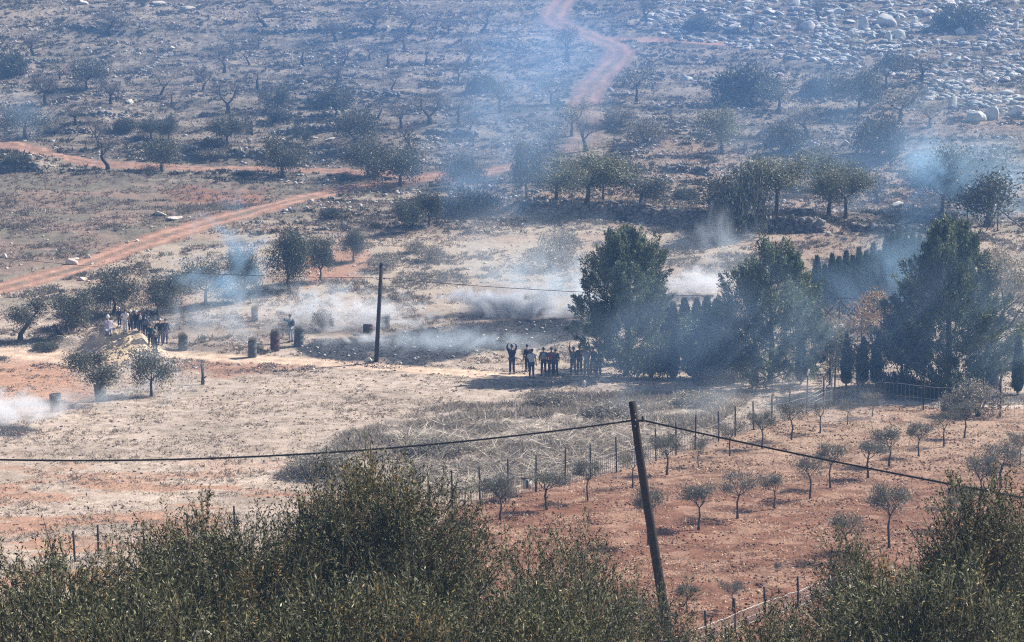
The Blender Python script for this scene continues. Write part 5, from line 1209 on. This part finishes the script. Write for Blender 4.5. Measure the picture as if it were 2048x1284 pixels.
def person(px, py, hpx, label, top, leg, armL='down', armR='down', face=0., hair=True, hat=None, pack=None, pose='stand', stride=.0, Y=None, group=None, short=False, build=1., lift=0, sleeves='long'):
    if Y is None: x, y, z = gp(px, py)
    else: y = Y; x = xat(px, y, 1); z = hz(x, y)
    S = (hpx / pxm(y)) / (1.75 if pose == 'stand' else (1.30 if pose == 'sit' else 1.12))
    hipz = .93 if pose == 'stand' else (.24 if pose == 'sit' else .38); dz = hipz - .93; b = build
    J = {}
    def P(x_, y_, z_): return np.array([x_, y_, z_])
    lean = .04 if pose == 'stand' else .10
    J['pel'] = P(0, 0, hipz + .03); J['waist'] = P(0, lean * .3, hipz + .2); J['chest'] = P(0, lean * .6, hipz + .40); J['neck'] = P(0, lean * .7, hipz + .56); J['head'] = P(0, lean + .02, hipz + .66)
    for s, n in ((1, 'R'), (-1, 'L')):
        J['sh' + n] = P(s * .185 * b, lean * .6, hipz + .49); J['hip' + n] = P(s * .095, 0, hipz - .02)
        st = stride * s
        if pose == 'stand': J['kn' + n] = P(s * (.10 + stride * .2), st * .5 + .02, .49); J['an' + n] = P(s * (.12 + stride * .3), st - .03, .09); J['toe' + n] = P(s * (.14 + stride * .3), st + .13, .035)
        elif pose == 'sit': J['kn' + n] = P(s * .15, .36, .50); J['an' + n] = P(s * .13, .42, .09); J['toe' + n] = P(s * .14, .57, .035)
        else: J['kn' + n] = P(s * .2, .30, .46); J['an' + n] = P(s * .14, -.02, .09); J['toe' + n] = P(s * .16, .14, .035)
        a = ARMS[armR if s > 0 else armL] if pose == 'stand' or (armR if s > 0 else armL) != 'down' else ((.05, .16, -.24), (-.02, .34, -.22), (-.03, .42, -.2))
        for k, nm in zip(a, ('el', 'wr', 'ha')): J[nm + n] = J['sh' + n] + P(s * k[0], k[1], k[2])
    t = thing('person', label, 'person', (x, y, z + lift), face, group, (S, S, S))
    # body: one continuous skinned surface
    keys = ['pel', 'waist', 'chest', 'neck', 'head', 'hipR', 'knR', 'anR', 'toeR', 'hipL', 'knL', 'anL', 'toeL', 'shR', 'elR', 'wrR', 'haR', 'shL', 'elL', 'wrL', 'haL']
    ix = {k: i for i, k in enumerate(keys)}; V = [J[k] for k in keys]
    rad = dict(pel=.12, waist=.10, chest=.125, neck=.052, head=.055, hipR=.085, knR=.055, anR=.036, toeR=.03, shR=.055, elR=.038, wrR=.026, haR=.03)
    Rr = [rad.get(k, rad.get(k[:-1] + 'R', .05)) for k in keys]
    E = [('pel','waist'),('waist','chest'),('chest','neck'),('neck','head')]
    for n in 'RL': E += [('pel','hip'+n),('hip'+n,'kn'+n),('kn'+n,'an'+n),('an'+n,'toe'+n),('chest','sh'+n),('sh'+n,'el'+n),('el'+n,'wr'+n),('wr'+n,'ha'+n)]
    bm_ = skin_mesh('body', V, [(ix[a], ix[c]) for a, c in E], Rr, 0, M['skin'])
    # head, ears, nose and fingers joined into the same mesh
    g = Geo(); hc = J['head'] + P(0, .015, .075)
    SV = np.array([v.co[:] for v in smesh.vertices]); SF = np.array([p.vertices[:] for p in smesh.polygons])
    hv = SV * [.078, .098, .118]; hv[:, 0] *= 1 - .22 * np.clip(-SV[:, 2], 0, 1); hv[:, 1] += .012 * np.clip(-SV[:, 2], 0, 1); g.add(hv + hc, SF)
    g.tube([hc + P(0, .09, .01), hc + P(0, .112, -.025), hc + P(0, .09, -.035)], [.008, .015, .012], 6)
    for s in (-1, 1): g.add(SV * [.012, .02, .03] + hc + P(s * .08, 0, -.01), SF)
    g.tube([hc + P(-.025, .094, -.062), hc + P(.025, .094, -.062)], .006, 4)
    for n, s in (('R', 1), ('L', -1)):
        hd = unit(J['ha' + n] - J['wr' + n]); sd_ = unit(np.cross(hd, P(0, 0, 1) if abs(hd[2]) < .8 else P(0, 1, 0))); up_ = np.cross(sd_, hd)
        for f, (o_, L_) in enumerate(((-.03, .065), (-.01, .078), (.01, .073), (.028, .058))):
            p0 = J['ha' + n] + sd_ * o_ * .9; g.tube([p0, p0 + hd * L_ * .55 + up_ * .004, p0 + hd * L_ * .95 + up_ * .02], [.009, .0085, .006], 5)
        p0 = J['wr' + n] + hd * .03 + sd_ * .025; g.tube([p0, p0 + sd_ * .03 + hd * .025, p0 + sd_ * .035 + hd * .06], [.011, .010, .007], 5)
    GV = np.concatenate(g.V); GF = np.concatenate(g.F)
    bv = np.array([v.co[:] for v in bm_.vertices]); 
    me = bpy.data.meshes.new('body'); me.from_pydata(np.vstack([bv, GV]).tolist(), [], [list(p.vertices) for p in bm_.polygons] + (GF + len(bv)).tolist()); me.materials.append(M['skin'])
    me.polygons.foreach_set('use_smooth', np.ones(len(me.polygons), bool)); bpy.data.meshes.remove(bm_); link('body', me, t)
    # shirt
    K = ['waist0', 'waist', 'chest', 'neckb', 'shR', 'elR', 'wrR', 'shL', 'elL', 'wrL']; Jn = dict(J); Jn['waist0'] = J['pel'] + P(0, 0, -.05); Jn['neckb'] = J['neck'] + P(0, 0, -.03)
    for n in 'RL':
        Jn['wr' + n] = J['wr' + n] + (J['el' + n] - J['wr' + n]) * .12
        if sleeves == 'short': Jn['el' + n] = J['sh' + n] + (J['el' + n] - J['sh' + n]) * .6
    rr = dict(waist0=(.165 * b, .135 * b), waist=(.150 * b, .125 * b), chest=(.175 * b, .13 * b), neckb=.072, shR=.082, elR=.060, wrR=.042)
    if sleeves == 'short': K = [k for k in K if not k.startswith('wr')]
    ix = {k: i for i, k in enumerate(K)}; E = [('waist', 'waist0'), ('waist', 'chest'), ('chest', 'neckb')]
    for n in 'RL':
        E += [('chest', 'sh' + n), ('sh' + n, 'el' + n)]
        if sleeves != 'short': E.append(('el' + n, 'wr' + n))
    link('shirt', skin_mesh('shirt', [Jn[k] for k in K], [(ix[a], ix[c]) for a, c in E], [rr.get(k, rr.get(k[:-1] + 'R')) for k in K], 1, clothmat(top, CLO[top])), t)
    # trousers
    K = ['pel', 'hipR', 'knR', 'anR', 'hipL', 'knL', 'anL']; Jn = dict(J)
    for n in 'RL': Jn['an' + n] = J['an' + n] + (J['kn' + n] - J['an' + n]) * (.55 if short else .06)
    rr = dict(pel=(.150 * b, .125 * b), hipR=.112, knR=.078, anR=.07 if short else .062); ix = {k: i for i, k in enumerate(K)}
    link('trousers', skin_mesh('trousers', [Jn[k] for k in K], [(0, 1), (1, 2), (2, 3), (0, 4), (4, 5), (5, 6)], [rr.get(k, rr.get(k[:-1] + 'R')) for k in K], 0, clothmat(leg, CLO[leg])), t)
    for n in 'RL':
        g = Geo(); g.tube([J['an' + n] + P(0, -.06, -.05), J['an' + n] + P(0, 0, -.04), J['toe' + n] + P(0, 0, .01), J['toe' + n] + P(0, .05, .005)], [.035, .046, .042, .022], 8); link('shoe', g.mesh('shoe', M['hair'], True), t)
    if hair:
        hv = SV * [.088, .108, .112]; k = (SV[:, 2] > -.35) & ~((SV[:, 1] > .45) & (SV[:, 2] < .35)); remap = np.full(len(SV), -1); remap[k] = np.arange(k.sum())
        F = [f for f in remap[SF].tolist() if min(f) >= 0]
        link('hair', npmesh('hair', hv[k] + hc + P(0, -.008, .018), F, M['hair'], None, True), t)
    if hat:
        k = (SV[:, 2] > (-.05 if hat[1] == 'cap' else -.75)); k &= ~((SV[:, 1] > .4) & (SV[:, 2] < .2)); remap = np.full(len(SV), -1); remap[k] = np.arange(k.sum()); F = [f for f in remap[SF].tolist() if min(f) >= 0]
        sc_ = np.array([.094, .114, .118]) if hat[1] == 'cap' else np.array([.105, .12, .135])
        h = link('cap' if hat[1] == 'cap' else 'head_scarf', npmesh('headwear', SV[k] * sc_ + hc + P(0, -.005, .02), F, clothmat(hat[0], CLO[hat[0]]), None, True), t)
        if hat[1] == 'cap':
            g = Geo(); g.box((-.06, .08, .045), (.06, .19, .055)); link('cap_peak', npmesh('peak', np.concatenate(g.V) + hc, np.concatenate(g.F), clothmat(hat[0], CLO[hat[0]])), h)
    if pack:
        g = Geo(); c = J['chest']; g.tube([c + P(0, -.2, -.25), c + P(0, -.21, -.2), c + P(0, -.21, .02), c + P(0, -.17, .10)], [.06, .12, .115, .05], 10); link('backpack', g.mesh('backpack', clothmat(pack, CLO[pack]), True), t)
    return t
GR = 'people standing on the footpath'
person(1024,749,60,'person in dark clothes at the left end, both hands raised to the head','navy','navy','head','head',.15,group=GR,build=1.08)
person(1055,743,54,'person in dark jacket half hidden behind the one in pale grey shirt','black','black','down','pocket',.5,group=GR)
person(1063,756,58,'person in pale grey shirt and jeans','lightgrey','jeans','fold','down',-.3,group=GR,sleeves='short',build=1.1)
person(1087,751,56,'person in blue-grey shirt with a pack on the back, legs apart','slate','navy','down','down',.1,group=GR,pack='grey',stride=.08)
person(1102,753,58,'person in maroon shirt beside the one with the backpack','maroon','navy','down','down',-.2,group=GR,stride=.06)
person(1111,749,51,'shorter person in black jacket right of the maroon shirt','black','black','pocket','down',.2,group=GR)
person(1146,750,56,'person in dark jacket with left arm raised holding a phone','navy','black','up','down',-.4,group=GR,stride=.05)
person(1159,749,58,'person in dark green jacket between two people with raised arms','green','black','down','phone',.2,group=GR)
person(1173,754,59,'person in light grey-blue shirt, both bent arms holding up a camera','grey','khaki','cam','cam',.1,group=GR,sleeves='short')
person(1186,750,56,'person in dark clothes just right of the one holding a camera','slate','slate','down','down',0,group=GR,stride=.06)
person(1197,754,56,'person in dark blue at the right end, nearest the pine shade','navy','slate','down','pocket',-.1,group=GR)
person(1347,757,52,'person in blue shirt alone in the shade of the cypresses','blue','navy','phone','down',.4,group=GR,hat=('beige','cap'))
person(582,684,55,'lone person in teal jacket by the steel drums, shading the eyes with one hand','teal','grey','cam','pocket',.9,group='people on the slope',pack='navy')
person(118,672,28,'person in dark clothes sitting by the grey olive on the left','navy','black','down','down',.3,pose='sit',group='people on the slope')
person(297,637,22,'person crouching at the foot of the thick olive trunk above the crowd','slate','lightgrey','down','down',.6,pose='sit',group='people on the slope')
GL = 'people gathered at the earth heap'
YM = gp(245, 690)[1]
person(217,672,38,'person in pale lilac shirt and white headscarf crouching at the left end of the heap','lilac','grey','down','down',.3,pose='crouch',hat=('white','scarf'),group=GL,build=1.1)
person(240,640,38,'person in dark clothes with white cap just left of the one on top','navy','navy','down','fold',.2,Y=YM+1.6,hat=('white','cap'),group=GL)
person(251,668,50,'person in white shirt and pale trousers standing on top of the heap','white','lightgrey','hip','down',-.1,group=GL,sleeves='short')
person(262,640,44,'person in plaid jacket and white headscarf right behind the one on top','plaid','navy','down','fold',.1,Y=YM+1.3,hat=('white','scarf'),group=GL)
person(273,640,44,'person in dark jacket with pale head wrap, third right of the one on top','black','navy','fold','down',-.2,Y=YM+1.2,hat=('lightgrey','scarf'),group=GL)
person(282,640,44,'person in black jacket carrying a pale bag on the sloping side of the heap','black','navy','down','down',.1,Y=YM+.9,group=GL,pack='beige')
person(291,640,46,'person in slate jacket behind the group right of the heap','slate','navy','down','down',.0,Y=YM+1.8,group=GL)
person(301,640,46,'person in dark green shirt, bareheaded, right of the heap','green','black','fold','down',.1,Y=YM+.6,group=GL)
person(310,640,48,'person in navy shirt with raised forearm, right of the heap','navy','black','down','phone',.2,Y=YM+.1,group=GL)
person(321,690,52,'person in dark vest and white cap in front at the right end','black','slate','hip','down',.1,group=GL,hat=('white','cap'),build=1.1)
person(331,687,50,'person in navy shirt and pale jeans at the far right end of the crowd','navy','jeans','down','down',-.2,group=GL)
